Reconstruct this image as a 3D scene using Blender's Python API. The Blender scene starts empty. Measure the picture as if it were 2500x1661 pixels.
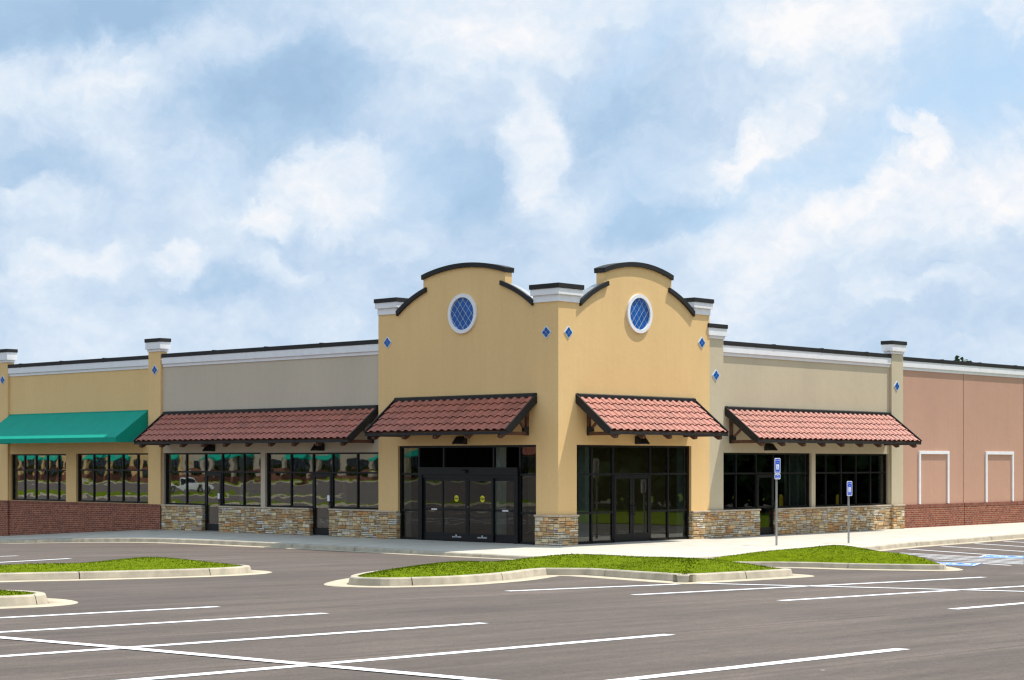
import bpy, bmesh, math, random
import numpy as np
from mathutils import Vector, Matrix, noise as mnoise
random.seed(7)
rng = np.random.default_rng(7)
SC = bpy.context.scene
COL = SC.collection
PI = math.pi
SUN_E = 4.6; EXPO = 0.30

# ------------------------------------------------------------------ materials
def new_mat(name):
    m = bpy.data.materials.new(name); m.use_nodes = True
    nt = m.node_tree
    for n in list(nt.nodes): nt.nodes.remove(n)
    out = nt.nodes.new('ShaderNodeOutputMaterial')
    b = nt.nodes.new('ShaderNodeBsdfPrincipled')
    nt.links.new(b.outputs[0], out.inputs[0])
    return m, nt, b, out

def N(nt, t, **kw):
    n = nt.nodes.new(t)
    for k, v in kw.items():
        if k.startswith('i_'):
            n.inputs[k[2:].replace('_', ' ')].default_value = v
        else: setattr(n, k, v)
    return n

def pos(nt, scale=(1, 1, 1), rot=(0, 0, 0)):
    g = nt.nodes.new('ShaderNodeNewGeometry')
    mp = nt.nodes.new('ShaderNodeMapping')
    mp.inputs['Scale'].default_value = scale; mp.inputs['Rotation'].default_value = rot
    nt.links.new(g.outputs['Position'], mp.inputs[0])
    return mp.outputs[0]

def rgb(c): return (c[0], c[1], c[2], 1)

def plain(name, col, rough=.6, spec=.5, metal=0, var=.08, vscale=3, bump=0, bscale=40, fine=0):
    m, nt, b, out = new_mat(name)
    b.inputs['Roughness'].default_value = rough
    b.inputs['Specular IOR Level'].default_value = spec
    b.inputs['Metallic'].default_value = metal
    p = pos(nt)
    n = N(nt, 'ShaderNodeTexNoise'); n.inputs['Scale'].default_value = vscale; n.inputs['Detail'].default_value = 5
    nt.links.new(p, n.inputs[0])
    mr = N(nt, 'ShaderNodeMapRange'); mr.inputs[1].default_value = .3; mr.inputs[2].default_value = .7
    mr.inputs[3].default_value = 1 - var; mr.inputs[4].default_value = 1 + var
    nt.links.new(n.outputs[0], mr.inputs[0])
    mx = N(nt, 'ShaderNodeVectorMath', operation='SCALE'); mx.inputs[0].default_value = col
    nt.links.new(mr.outputs[0], mx.inputs['Scale'])
    nt.links.new(mx.outputs[0], b.inputs['Base Color'])
    if bump:
        n2 = N(nt, 'ShaderNodeTexNoise'); n2.inputs['Scale'].default_value = bscale; n2.inputs['Detail'].default_value = 4
        nt.links.new(p, n2.inputs[0])
        bp = N(nt, 'ShaderNodeBump'); bp.inputs['Strength'].default_value = bump; bp.inputs['Distance'].default_value = .02
        nt.links.new(n2.outputs[0], bp.inputs['Height']); nt.links.new(bp.outputs[0], b.inputs['Normal'])
    return m

def stucco(name, col):
    m, nt, b, out = new_mat(name)
    b.inputs['Roughness'].default_value = .85; b.inputs['Specular IOR Level'].default_value = .25
    p = pos(nt); ps = pos(nt, (1, 1, .35))
    big = N(nt, 'ShaderNodeTexNoise'); big.inputs['Scale'].default_value = .55; big.inputs['Detail'].default_value = 6; big.inputs['Roughness'].default_value = .6
    nt.links.new(ps, big.inputs[0])
    fine = N(nt, 'ShaderNodeTexNoise'); fine.inputs['Scale'].default_value = 9; fine.inputs['Detail'].default_value = 6; fine.inputs['Roughness'].default_value = .7
    nt.links.new(p, fine.inputs[0])
    ad = N(nt, 'ShaderNodeMath', operation='ADD'); nt.links.new(big.outputs[0], ad.inputs[0])
    ml = N(nt, 'ShaderNodeMath', operation='MULTIPLY'); ml.inputs[1].default_value = .6; nt.links.new(fine.outputs[0], ml.inputs[0]); nt.links.new(ml.outputs[0], ad.inputs[1])
    mr = N(nt, 'ShaderNodeMapRange'); mr.inputs[1].default_value = .5; mr.inputs[2].default_value = 1.1; mr.inputs[3].default_value = .93; mr.inputs[4].default_value = 1.06
    nt.links.new(ad.outputs[0], mr.inputs[0])
    mx = N(nt, 'ShaderNodeVectorMath', operation='SCALE'); mx.inputs[0].default_value = col
    stn = N(nt, 'ShaderNodeTexNoise'); stn.inputs['Scale'].default_value = 1.0; stn.inputs['Detail'].default_value = 4; stn.inputs['Roughness'].default_value = .7; nt.links.new(pos(nt, (7, 7, .22)), stn.inputs[0])
    sm = N(nt, 'ShaderNodeMapRange'); sm.inputs[1].default_value = .35; sm.inputs[2].default_value = .7; sm.inputs[3].default_value = 1.01; sm.inputs[4].default_value = .978; nt.links.new(stn.outputs[0], sm.inputs[0])
    sq = N(nt, 'ShaderNodeMath', operation='MULTIPLY'); nt.links.new(mr.outputs[0], sq.inputs[0]); nt.links.new(sm.outputs[0], sq.inputs[1])
    nt.links.new(sq.outputs[0], mx.inputs['Scale']); nt.links.new(mx.outputs[0], b.inputs['Base Color'])
    f2 = N(nt, 'ShaderNodeTexNoise'); f2.inputs['Scale'].default_value = 60; f2.inputs['Detail'].default_value = 3
    nt.links.new(p, f2.inputs[0])
    f3 = N(nt, 'ShaderNodeTexNoise'); f3.inputs['Scale'].default_value = 2.2; f3.inputs['Detail'].default_value = 2
    nt.links.new(p, f3.inputs[0])
    b1 = N(nt, 'ShaderNodeBump'); b1.inputs['Strength'].default_value = .25; b1.inputs['Distance'].default_value = .01
    nt.links.new(f2.outputs[0], b1.inputs['Height'])
    b2 = N(nt, 'ShaderNodeBump'); b2.inputs['Strength'].default_value = .2; b2.inputs['Distance'].default_value = .03
    nt.links.new(f3.outputs[0], b2.inputs['Height']); nt.links.new(b1.outputs[0], b2.inputs['Normal'])
    nt.links.new(b2.outputs[0], b.inputs['Normal'])
    return m

def attr_mat(name, rough=.8, spec=.3, bump=.5, bscale=14, var=.25, vscale=7, dist=.02):
    m, nt, b, out = new_mat(name)
    b.inputs['Roughness'].default_value = rough; b.inputs['Specular IOR Level'].default_value = spec
    a = N(nt, 'ShaderNodeAttribute'); a.attribute_name = 'tint'
    p = pos(nt)
    n = N(nt, 'ShaderNodeTexNoise'); n.inputs['Scale'].default_value = vscale; n.inputs['Detail'].default_value = 6
    nt.links.new(p, n.inputs[0])
    mr = N(nt, 'ShaderNodeMapRange'); mr.inputs[1].default_value = .3; mr.inputs[2].default_value = .7; mr.inputs[3].default_value = 1 - var; mr.inputs[4].default_value = 1 + var
    nt.links.new(n.outputs[0], mr.inputs[0])
    mx = N(nt, 'ShaderNodeVectorMath', operation='SCALE')
    nt.links.new(a.outputs['Color'], mx.inputs[0]); nt.links.new(mr.outputs[0], mx.inputs['Scale'])
    nt.links.new(mx.outputs[0], b.inputs['Base Color'])
    if bump:
        n2 = N(nt, 'ShaderNodeTexNoise'); n2.inputs['Scale'].default_value = bscale; n2.inputs['Detail'].default_value = 5
        nt.links.new(p, n2.inputs[0])
        bp = N(nt, 'ShaderNodeBump'); bp.inputs['Strength'].default_value = bump; bp.inputs['Distance'].default_value = dist
        nt.links.new(n2.outputs[0], bp.inputs['Height']); nt.links.new(bp.outputs[0], b.inputs['Normal'])
    return m

def brick_mat(name, rowlock=False):
    m, nt, b, out = new_mat(name)
    b.inputs['Roughness'].default_value = .85; b.inputs['Specular IOR Level'].default_value = .2
    g = nt.nodes.new('ShaderNodeNewGeometry'); s = N(nt, 'ShaderNodeSeparateXYZ'); nt.links.new(g.outputs['Position'], s.inputs[0])
    ad = N(nt, 'ShaderNodeMath', operation='ADD'); nt.links.new(s.outputs[0], ad.inputs[0]); nt.links.new(s.outputs[1], ad.inputs[1])
    cb = N(nt, 'ShaderNodeCombineXYZ')
    nt.links.new(ad.outputs[0], cb.inputs[0]); nt.links.new(s.outputs[2], cb.inputs[1])
    br = N(nt, 'ShaderNodeTexBrick')
    nt.links.new(cb.outputs[0], br.inputs[0])
    br.inputs['Color1'].default_value = (.28, .085, .045, 1); br.inputs['Color2'].default_value = (.175, .050, .031, 1)
    br.inputs['Mortar'].default_value = (.42, .27, .19, 1)
    br.inputs['Scale'].default_value = 1; br.inputs['Mortar Size'].default_value = .0095; br.inputs['Bias'].default_value = -.1
    br.inputs['Mortar Smooth'].default_value = .2
    if rowlock:
        br.inputs['Brick Width'].default_value = .085; br.inputs['Row Height'].default_value = .4; br.offset = 0
        br.inputs['Color1'].default_value = (.22, .06, .04, 1)
    else:
        br.inputs['Brick Width'].default_value = .26; br.inputs['Row Height'].default_value = .081
    n = N(nt, 'ShaderNodeTexNoise'); n.inputs['Scale'].default_value = 5; n.inputs['Detail'].default_value = 6; nt.links.new(cb.outputs[0], n.inputs[0])
    mr = N(nt, 'ShaderNodeMapRange'); mr.inputs[1].default_value = .3; mr.inputs[2].default_value = .7; mr.inputs[3].default_value = .7; mr.inputs[4].default_value = 1.25
    nt.links.new(n.outputs[0], mr.inputs[0])
    mx = N(nt, 'ShaderNodeVectorMath', operation='SCALE'); nt.links.new(br.outputs[0], mx.inputs[0]); nt.links.new(mr.outputs[0], mx.inputs['Scale'])
    nt.links.new(mx.outputs[0], b.inputs['Base Color'])
    iv = N(nt, 'ShaderNodeMath', operation='SUBTRACT'); iv.inputs[0].default_value = 1; nt.links.new(br.outputs['Fac'], iv.inputs[1])
    bp = N(nt, 'ShaderNodeBump'); bp.inputs['Strength'].default_value = .8; bp.inputs['Distance'].default_value = .01
    nt.links.new(iv.outputs[0], bp.inputs['Height']); nt.links.new(bp.outputs[0], b.inputs['Normal'])
    return m

def glass_mat(name, wav=.5, tint=(.44, .52, .47), refl=1.0, coat=1.7):
    m, nt, b, out = new_mat(name)
    nt.nodes.remove(b)
    tr = N(nt, 'ShaderNodeBsdfTransparent'); tr.inputs[0].default_value = rgb(tint)
    gl = N(nt, 'ShaderNodeBsdfGlossy'); gl.inputs['Roughness'].default_value = .012; gl.inputs[0].default_value = (.93 * refl, .96 * refl, .95 * refl, 1)
    fr = N(nt, 'ShaderNodeFresnel'); fr.inputs[0].default_value = 1.52
    p = pos(nt, (.7, .7, 1.3))
    n1 = N(nt, 'ShaderNodeTexNoise'); n1.inputs['Scale'].default_value = 1.5; n1.inputs['Detail'].default_value = 1.0; n1.inputs['Distortion'].default_value = .5
    nt.links.new(p, n1.inputs[0])
    bp = N(nt, 'ShaderNodeBump'); bp.inputs['Strength'].default_value = 1; bp.inputs['Distance'].default_value = .0032 * wav
    nt.links.new(n1.outputs[0], bp.inputs['Height'])
    nt.links.new(bp.outputs[0], gl.inputs['Normal'])
    # two panes of glass reflect about twice the single fresnel value
    dm = N(nt, 'ShaderNodeMath', operation='MULTIPLY_ADD'); dm.inputs[1].default_value = coat; dm.inputs[2].default_value = .0; dm.use_clamp = True
    nt.links.new(fr.outputs[0], dm.inputs[0])
    mx = N(nt, 'ShaderNodeMixShader'); nt.links.new(dm.outputs[0], mx.inputs[0]); nt.links.new(tr.outputs[0], mx.inputs[1]); nt.links.new(gl.outputs[0], mx.inputs[2])
    nt.links.new(mx.outputs[0], out.inputs[0])
    return m

def asphalt_mat():
    m, nt, b, out = new_mat('asphalt')
    b.inputs['Roughness'].default_value = .86; b.inputs['Specular IOR Level'].default_value = .3
    def nz(scale, det, sc=(1, 1, 1), rough=.6, rot=(0, 0, 0)):
        n = N(nt, 'ShaderNodeTexNoise'); n.inputs['Scale'].default_value = scale; n.inputs['Detail'].default_value = det; n.inputs['Roughness'].default_value = rough
        nt.links.new(pos(nt, sc, rot), n.inputs[0]); return n.outputs[0]
    a = nz(.12, 4); st = nz(1.3, 6, (.14, 1, 1), .65, (0, 0, .04)); st2 = nz(5, 4, (.05, 1, 1), .6, (0, 0, -.03)); f = nz(38, 5, rough=.8); md_ = nz(9, 7, (.5, 1, 1), .75); pt = nz(.35, 5, (.5, 1, 1), .6); g = nz(120, 2, rough=.8)
    def mr(x, lo, hi, a0, a1):
        r = N(nt, 'ShaderNodeMapRange'); r.inputs[1].default_value = lo; r.inputs[2].default_value = hi; r.inputs[3].default_value = a0; r.inputs[4].default_value = a1
        nt.links.new(x, r.inputs[0]); return r.outputs[0]
    def mul(x, y):
        q = N(nt, 'ShaderNodeMath', operation='MULTIPLY'); nt.links.new(x, q.inputs[0]); nt.links.new(y, q.inputs[1]); return q.outputs[0]
    v = mul(mul(mul(mul(mr(mul(md_, pt), .12, .40, .78, 1.24), mr(st, .3, .7, .76, 1.24)), mr(st2, .3, .7, .88, 1.12)), mr(f, .25, .75, .5, 1.55)), mr(g, .25, .75, .8, 1.22))
    # hand-raked seams between paving lanes, running with the stalls
    g0 = nt.nodes.new('ShaderNodeNewGeometry'); s = N(nt, 'ShaderNodeSeparateXYZ'); nt.links.new(g0.outputs['Position'], s.inputs[0])
    w = N(nt, 'ShaderNodeMath', operation='MULTIPLY_ADD'); w.inputs[1].default_value = .35; nt.links.new(st, w.inputs[0]); nt.links.new(s.outputs[1], w.inputs[2])
    w2 = N(nt, 'ShaderNodeMath', operation='MULTIPLY_ADD'); w2.inputs[1].default_value = .03; nt.links.new(s.outputs[0], w2.inputs[0]); nt.links.new(w.outputs[0], w2.inputs[2])
    pp = N(nt, 'ShaderNodeMath', operation='PINGPONG'); pp.inputs[1].default_value = 1.85; nt.links.new(w2.outputs[0], pp.inputs[0])
    seam = mr(pp.outputs[0], 0, .07, 0, 1)
    sf = mul(mr(seam, 0, 1, .68, 1), mr(mr(pp.outputs[0], .07, .24, 1, 0), 0, 1, 1, 1.2))
    v = mul(v, sf)
    vo = N(nt, 'ShaderNodeTexVoronoi'); vo.inputs['Scale'].default_value = 1.4; nt.links.new(pos(nt, (1, 1, .01)), vo.inputs[0])
    sp_ = N(nt, 'ShaderNodeSeparateColor'); nt.links.new(vo.outputs['Color'], sp_.inputs[0])
    dot = N(nt, 'ShaderNodeMath', operation='LESS_THAN'); dot.inputs[1].default_value = .035; nt.links.new(vo.outputs['Distance'], dot.inputs[0])
    pk = N(nt, 'ShaderNodeMath', operation='GREATER_THAN'); pk.inputs[1].default_value = .90; nt.links.new(sp_.outputs[0], pk.inputs[0])
    pk2 = N(nt, 'ShaderNodeMath', operation='LESS_THAN'); pk2.inputs[1].default_value = .10; nt.links.new(sp_.outputs[0], pk2.inputs[0])
    v = mul(v, mr(mul(dot.outputs[0], pk.outputs[0]), 0, 1, 1, 4.5)); v = mul(v, mr(mul(dot.outputs[0], pk2.outputs[0]), 0, 1, 1, .3))
    mx = N(nt, 'ShaderNodeVectorMath', operation='SCALE'); mx.inputs[0].default_value = ASPH
    nt.links.new(v, mx.inputs['Scale']); nt.links.new(mx.outputs[0], b.inputs['Base Color'])
    bp = N(nt, 'ShaderNodeBump'); bp.inputs['Strength'].default_value = .5; bp.inputs['Distance'].default_value = .01
    nt.links.new(f, bp.inputs['Height']); nt.links.new(bp.outputs[0], b.inputs['Normal'])
    return m

ASPH = (.098, .0755, .0610)
M = {}
M['yellow'] = stucco('yellow stucco', (.78, .52, .235))
M['grey'] = stucco('grey stucco', (.56, .475, .36))
M['greige'] = stucco('greige stucco', (.565, .478, .33))
M['pink'] = stucco('pink stucco', (.515, .30, .21))
M['white'] = plain('white trim paint', (.80, .79, .79), .7, .3, var=.04)
M['black'] = plain('black metal', (.017, .0155, .0145), .6, .3, var=.25, vscale=1.5)
M['frame'] = plain('dark bronze aluminium', (.004, .004, .0045), .4, .3, var=.2)
M['tile'] = attr_mat('clay roof tile', .52, .55, .3, 30, .10, 5, .01)
M['stone'] = attr_mat('stacked ledge stone', .85, .25, .6, 16, .28, 8)
M['mortar'] = plain('stone mortar', (.13, .085, .05), .95, .1, var=.2)
M['sill'] = plain('stone sill', (.52, .42, .31), .85, .2, var=.15, vscale=4, bump=.3)
M['brick'] = brick_mat('red brick'); M['rowlock'] = brick_mat('rowlock brick', True)
M['wood'] = plain('stained timber', (.11, .050, .030), .6, .3, var=.25, vscale=6)
M['blue'] = plain('blue glazed tile', (.004, .085, .33), .25, .35, var=.25, vscale=2)
M['grout'] = plain('pale tile grout', (.62, .70, .80), .7, .3, var=.05)
M['glassL'] = glass_mat('wavy storefront glass', .34)
M['glassW'] = glass_mat('reflective storefront glass', .38, coat=3.6); M['glassR'] = glass_mat('storefront glass', .09)
M['drywall'] = plain('white drywall', (.82, .84, .80), .8, .2, var=.05)
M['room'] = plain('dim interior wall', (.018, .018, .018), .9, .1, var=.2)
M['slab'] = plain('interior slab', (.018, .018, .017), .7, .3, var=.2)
M['awning'] = plain('green awning canvas', (.002, .29, .20), .75, .2, var=.05, vscale=2)
M['roofing'] = plain('pale roofing membrane', (.5, .5, .5), .8, .3)
M['concrete'] = plain('pale concrete', (.50, .455, .38), .85, .25, var=.10, vscale=1.1, bump=.2, bscale=60)
M['kerb'] = plain('kerb concrete', (.43, .375, .285), .88, .2, var=.2, vscale=3, bump=.25, bscale=50)
M['gutter'] = plain('gutter concrete', (.46, .39, .28), .88, .25, var=.14, vscale=2.2)
M['asphalt'] = asphalt_mat()
M['paint'] = plain('white road paint', (.80, .80, .80), .7, .3, var=.10, vscale=14)
M['bluepaint'] = plain('blue road paint', (.08, .26, .68), .7, .3, var=.2, vscale=8)
M['grass'] = attr_mat('grass blades', .9, .08, 0, 1, .18, 1.3)
M['turf'] = plain('turf', (.108, .148, .001), .95, .05, var=.25, vscale=6, bump=.5, bscale=60)
M['leaf'] = attr_mat('tree leaves', .6, .3, 0, 1, .1, 2)
M['bark'] = plain('bark', (.09, .06, .04), .9, .2, var=.3)
M['steel'] = plain('galvanised steel', (.36, .37, .37), .42, .5, metal=.6, var=.15, vscale=8)
M['signblue'] = plain('blue sign sheeting', (.005, .07, .62), .35, .5, var=.02)
M['signwhite'] = plain('white sign sheeting', (.82, .84, .86), .4, .5, var=.02)
M['sticker'] = plain('yellow sticker', (.74, .66, .02), .5, .4, var=.03)
M['ink'] = plain('black ink', (.02, .02, .015), .6, .3, var=.02)
M['carpaint'] = plain('white car paint', (.78, .79, .80), .18, .7, var=.02)
M['tyre'] = plain('tyre rubber', (.02, .02, .02), .8, .3)
M['chrome'] = plain('wheel alloy', (.55, .55, .56), .25, .5, metal=.9)
M['carglass'] = plain('car glass', (.02, .025, .03), .05, .8)
M['redlamp'] = plain('red lens', (.5, .01, .01), .2, .6)
M['bollard'] = plain('yellow bollard paint', (.72, .50, .02), .5, .4)

# ------------------------------------------------------------------ mesh helpers
class MB:
    def __init__(s): s.v = []; s.f = []; s.c = []; s.col = None
    def add(s, vs, fs, col=None):
        o = len(s.v); s.v.extend([tuple(p) for p in vs]); s.f.extend([tuple(i + o for i in f) for f in fs])
        s.c.extend([col] * len(fs))
    def box(s, a, b, col=None):
        x0, x1 = sorted((a[0], b[0])); y0, y1 = sorted((a[1], b[1])); z0, z1 = sorted((a[2], b[2]))
        s.add([(x0, y0, z0), (x1, y0, z0), (x1, y1, z0), (x0, y1, z0), (x0, y0, z1), (x1, y0, z1), (x1, y1, z1), (x0, y1, z1)],
              [(0, 3, 2, 1), (4, 5, 6, 7), (0, 1, 5, 4), (1, 2, 6, 5), (2, 3, 7, 6), (3, 0, 4, 7)], col)
    def prism(s, pts, fn, d0, d1, col=None):
        """pts: 2D outline; fn(a, b, d) -> 3D; extruded from d0 to d1"""
        n = len(pts); vs = [fn(a, b, d0) for a, b in pts] + [fn(a, b, d1) for a, b in pts]
        fs = [tuple(range(n)), tuple(range(2 * n - 1, n - 1, -1))] + [(i, i + n, (i + 1) % n + n, (i + 1) % n) for i in range(n)]
        s.add(vs, fs, col)
    def tube(s, p0, p1, r, n=12, r1=None, col=None):
        p0 = Vector(p0); p1 = Vector(p1); r1 = r if r1 is None else r1
        d = (p1 - p0).normalized(); u = d.orthogonal().normalized(); w = d.cross(u)
        vs = []
        for p, rr in ((p0, r), (p1, r1)):
            for i in range(n):
                a = 2 * PI * i / n; vs.append(p + u * math.cos(a) * rr + w * math.sin(a) * rr)
        s.add(vs, [tuple(range(n))[::-1], tuple(range(n, 2 * n))] + [(i, (i + 1) % n, (i + 1) % n + n, i + n) for i in range(n)], col)
    def bar(s, p0, p1, w, h, up=(0, 0, 1)):
        p0 = Vector(p0); p1 = Vector(p1); d = (p1 - p0).normalized(); sd = d.cross(Vector(up)).normalized(); u = sd.cross(d)
        vs = []
        for p in (p0, p1):
            for a, b in ((-1, -1), (1, -1), (1, 1), (-1, 1)): vs.append(p + sd * a * w / 2 + u * b * h / 2)
        s.add(vs, [(3, 2, 1, 0), (4, 5, 6, 7), (0, 1, 5, 4), (1, 2, 6, 5), (2, 3, 7, 6), (3, 0, 4, 7)])
    def build(s, name, mat, parent=None, smooth=False, bevel=0, recalc=True, **tags):
        me = bpy.data.meshes.new(name)
        off = Vector((0, 0, 0))
        if parent is not None:
            q = parent
            while q is not None: off += q.location; q = q.parent
        vs = [(x - off.x, y - off.y, z - off.z) for x, y, z in s.v]
        me.from_pydata(vs, [], s.f)
        if any(c is not None for c in s.c):
            at = me.color_attributes.new('tint', 'FLOAT_COLOR', 'CORNER')
            arr = np.ones((len(me.loops), 4), dtype=np.float32)
            k = 0
            for f, c in zip(s.f, s.c):
                if c is not None: arr[k:k + len(f), :3] = c
                k += len(f)
            at.data.foreach_set('color', arr.ravel())
        if recalc:
            bm = bmesh.new(); bm.from_mesh(me); bmesh.ops.recalc_face_normals(bm, faces=bm.faces); bm.to_mesh(me); bm.free()
        me.materials.append(mat)
        if smooth:
            me.polygons.foreach_set('use_smooth', [True] * len(me.polygons))
        o = bpy.data.objects.new(name, me); COL.objects.link(o)
        if parent is not None: o.parent = parent
        if bevel:
            md = o.modifiers.new('bevel', 'BEVEL'); md.width = bevel; md.segments = 2; md.limit_method = 'ANGLE'
        for k, v in tags.items(): o[k] = v
        return o

def empty(name, loc, label=None, cat=None, group=None, kind=None):
    o = bpy.data.objects.new(name, None); COL.objects.link(o); o.location = loc; o.empty_display_size = .3
    if label: o['label'] = label
    if cat: o['category'] = cat
    if group: o['group'] = group
    if kind: o['kind'] = kind
    return o

# facade frames: (s along the wall, d outwards from the wall plane, z up) -> world
def RF(s, d, z): return (s, -d, z)
def LF(s, d, z): return (-d, s, z)
def OF(s, d, z): return (-105 + d, s, z + .25)          # opposite row of shops, facing this one

def facing(F, q):
    """order a quad so that its normal points out of the facade F"""
    a = Vector(F(0, 0, 0)); u = Vector(F(1, 0, 0)) - a; v = Vector(F(0, 0, 1)) - a; o = Vector(F(0, 1, 0)) - a
    return q if u.cross(v).dot(o) > 0 else q[::-1]

def fbox(mb, F, s0, s1, d0, d1, z0, z1, col=None):
    mb.box(F(s0, d0, z0), F(s1, d1, z1), col)

def wall_grid(mb, F, s0, s1, z0, z1, holes, d0, d1):
    ss = sorted({s0, s1} | {h[0] for h in holes} | {h[1] for h in holes}); zs = sorted({z0, z1} | {h[2] for h in holes} | {h[3] for h in holes})
    ss = [s for s in ss if s0 <= s <= s1]; zs = [z for z in zs if z0 <= z <= z1]
    def solid(i, j):
        if i < 0 or j < 0 or i >= len(ss) - 1 or j >= len(zs) - 1: return False
        a = (ss[i] + ss[i + 1]) / 2; b = (zs[j] + zs[j + 1]) / 2
        return not any(h[0] < a < h[1] and h[2] < b < h[3] for h in holes)
    idx = {}
    def vid(i, j, k):
        key = (i, j, k)
        if key not in idx: idx[key] = len(mb.v); mb.v.append(F(ss[i], (d0, d1)[k], zs[j]))
        return idx[key]
    def face(*k):
        mb.f.append(tuple(vid(*q) for q in k)); mb.c.append(None)
    for i in range(len(ss) - 1):
        for j in range(len(zs) - 1):
            if not solid(i, j): continue
            face((i, j, 1), (i + 1, j, 1), (i + 1, j + 1, 1), (i, j + 1, 1)); face((i, j + 1, 0), (i + 1, j + 1, 0), (i + 1, j, 0), (i, j, 0))
            if not solid(i - 1, j): face((i, j, 0), (i, j, 1), (i, j + 1, 1), (i, j + 1, 0))
            if not solid(i + 1, j): face((i + 1, j, 1), (i + 1, j, 0), (i + 1, j + 1, 0), (i + 1, j + 1, 1))
            if not solid(i, j - 1): face((i, j, 0), (i + 1, j, 0), (i + 1, j, 1), (i, j, 1))
            if not solid(i, j + 1): face((i, j + 1, 1), (i + 1, j + 1, 1), (i + 1, j + 1, 0), (i, j + 1, 0))

STONE = [(.54, .37, .19), (.47, .31, .155), (.60, .45, .25), (.64, .52, .32), (.41, .27, .145), (.56, .38, .20), (.50, .36, .21), (.41, .31, .22), (.60, .42, .21), (.54, .29, .12), (.63, .55, .41)]
def stones(mb, F, s0, s1, z0, z1, d, seed=0, rot=False):
    """random ashlar of roughly dressed blocks on the plane d"""
    r = random.Random(seed); cw, ch = .070, .066
    nx = max(2, round((s1 - s0) / cw)); nz = max(2, round((z1 - z0) / ch)); cw = (s1 - s0) / nx; ch = (z1 - z0) / nz
    g = [[0] * nx for _ in range(nz)]
    for j in range(nz - 1, -1, -1):
        for i in range(nx):
            if g[j][i]: continue
            h = r.choice((1, 1, 1, 1, 2, 2, 2)); h = min(h, j + 1)
            w = r.randint(3, 6) if h == 1 else r.randint(3, 6) if h == 2 else r.randint(4, 6)
            ww = 0
            while ww < w and i + ww < nx and not g[j][i + ww]: ww += 1
            if i + ww == nx - 1 and not g[j][nx - 1]: ww += 1
            while h > 1 and any(g[j - k][i + q] for k in range(h) for q in range(ww)): h -= 1
            for k in range(h):
                for q in range(ww): g[j - k][i + q] = 1
            m = .0085
            a0 = s0 + i * cw + m; a1 = s0 + (i + ww) * cw - m; b1 = z0 + (j + 1) * ch - m; b0 = z0 + (j - h + 1) * ch + m
            if a1 - a0 < .02: continue
            e = r.uniform(.012, .035); c = r.choice(STONE)
            if h == 1 and r.random() < .45: c = r.choice(((.62, .55, .42), (.64, .60, .52), (.60, .50, .34)))
            k = r.uniform(.8, 1.12); c = (c[0] * k, c[1] * k, c[2] * k)
            t = min(.018, (a1 - a0) / 5, (b1 - b0) / 4)
            j1 = [r.uniform(-.004, .004) for _ in range(8)]
            bk = [F(a0, d, b0), F(a1, d, b0), F(a1, d, b1), F(a0, d, b1)]
            md = [F(a0 + j1[0], d + e * .6, b0 + j1[1]), F(a1 + j1[2], d + e * .6, b0 + j1[3]), F(a1 + j1[4], d + e * .6, b1 + j1[5]), F(a0 + j1[6], d + e * .6, b1 + j1[7])]
            fr = [F(a0 + t, d + e + j1[0], b0 + t), F(a1 - t, d + e + j1[2], b0 + t), F(a1 - t, d + e + j1[4], b1 - t), F(a0 + t, d + e + j1[6], b1 - t)]
            mb.add(bk + md + fr, [(0, 1, 5, 4), (1, 2, 6, 5), (2, 3, 7, 6), (3, 0, 4, 7), (4, 5, 9, 8), (5, 6, 10, 9), (6, 7, 11, 10), (7, 4, 8, 11), (8, 9, 10, 11)], c)

def stone_base(F, segs, d, parent, z1=.93, sides=(), corner=False):
    """segs: (s0, s1) runs; a mortar bed with blocks laid on it and a flat sill on top"""
    for k, (s0, s1) in enumerate(segs):
        bed = MB(); fbox(bed, F, s0, s1, -.30, d, -.35, z1 - .045)
        o = bed.build('stone_base', M['mortar'], parent)
        st = MB(); stones(st, F, s0 - (.03 if corner and k == 0 else 0), s1, -.06, z1 - .05, d, seed=hash((round(s0, 2), round(s1, 2))) % 9999)
        for (sd, side) in sides:
            if abs(sd - s0) < .01 or abs(sd - s1) < .01:
                FS = (lambda a, dd, z, sd=sd, side=side: F(sd + side * dd, a, z))
                stones(st, FS, -.12, d + .02, -.06, z1 - .05, 0.0, seed=int(sd * 100) + 5)
        st.build('ledge_stones', M['stone'], o)
        sl = MB(); fbox(sl, F, s0 - .012, s1 + .012, -.02, d + .05, z1 - .045, z1 + .012)
        sl.build('sill', M['sill'], o, bevel=.008)

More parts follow.
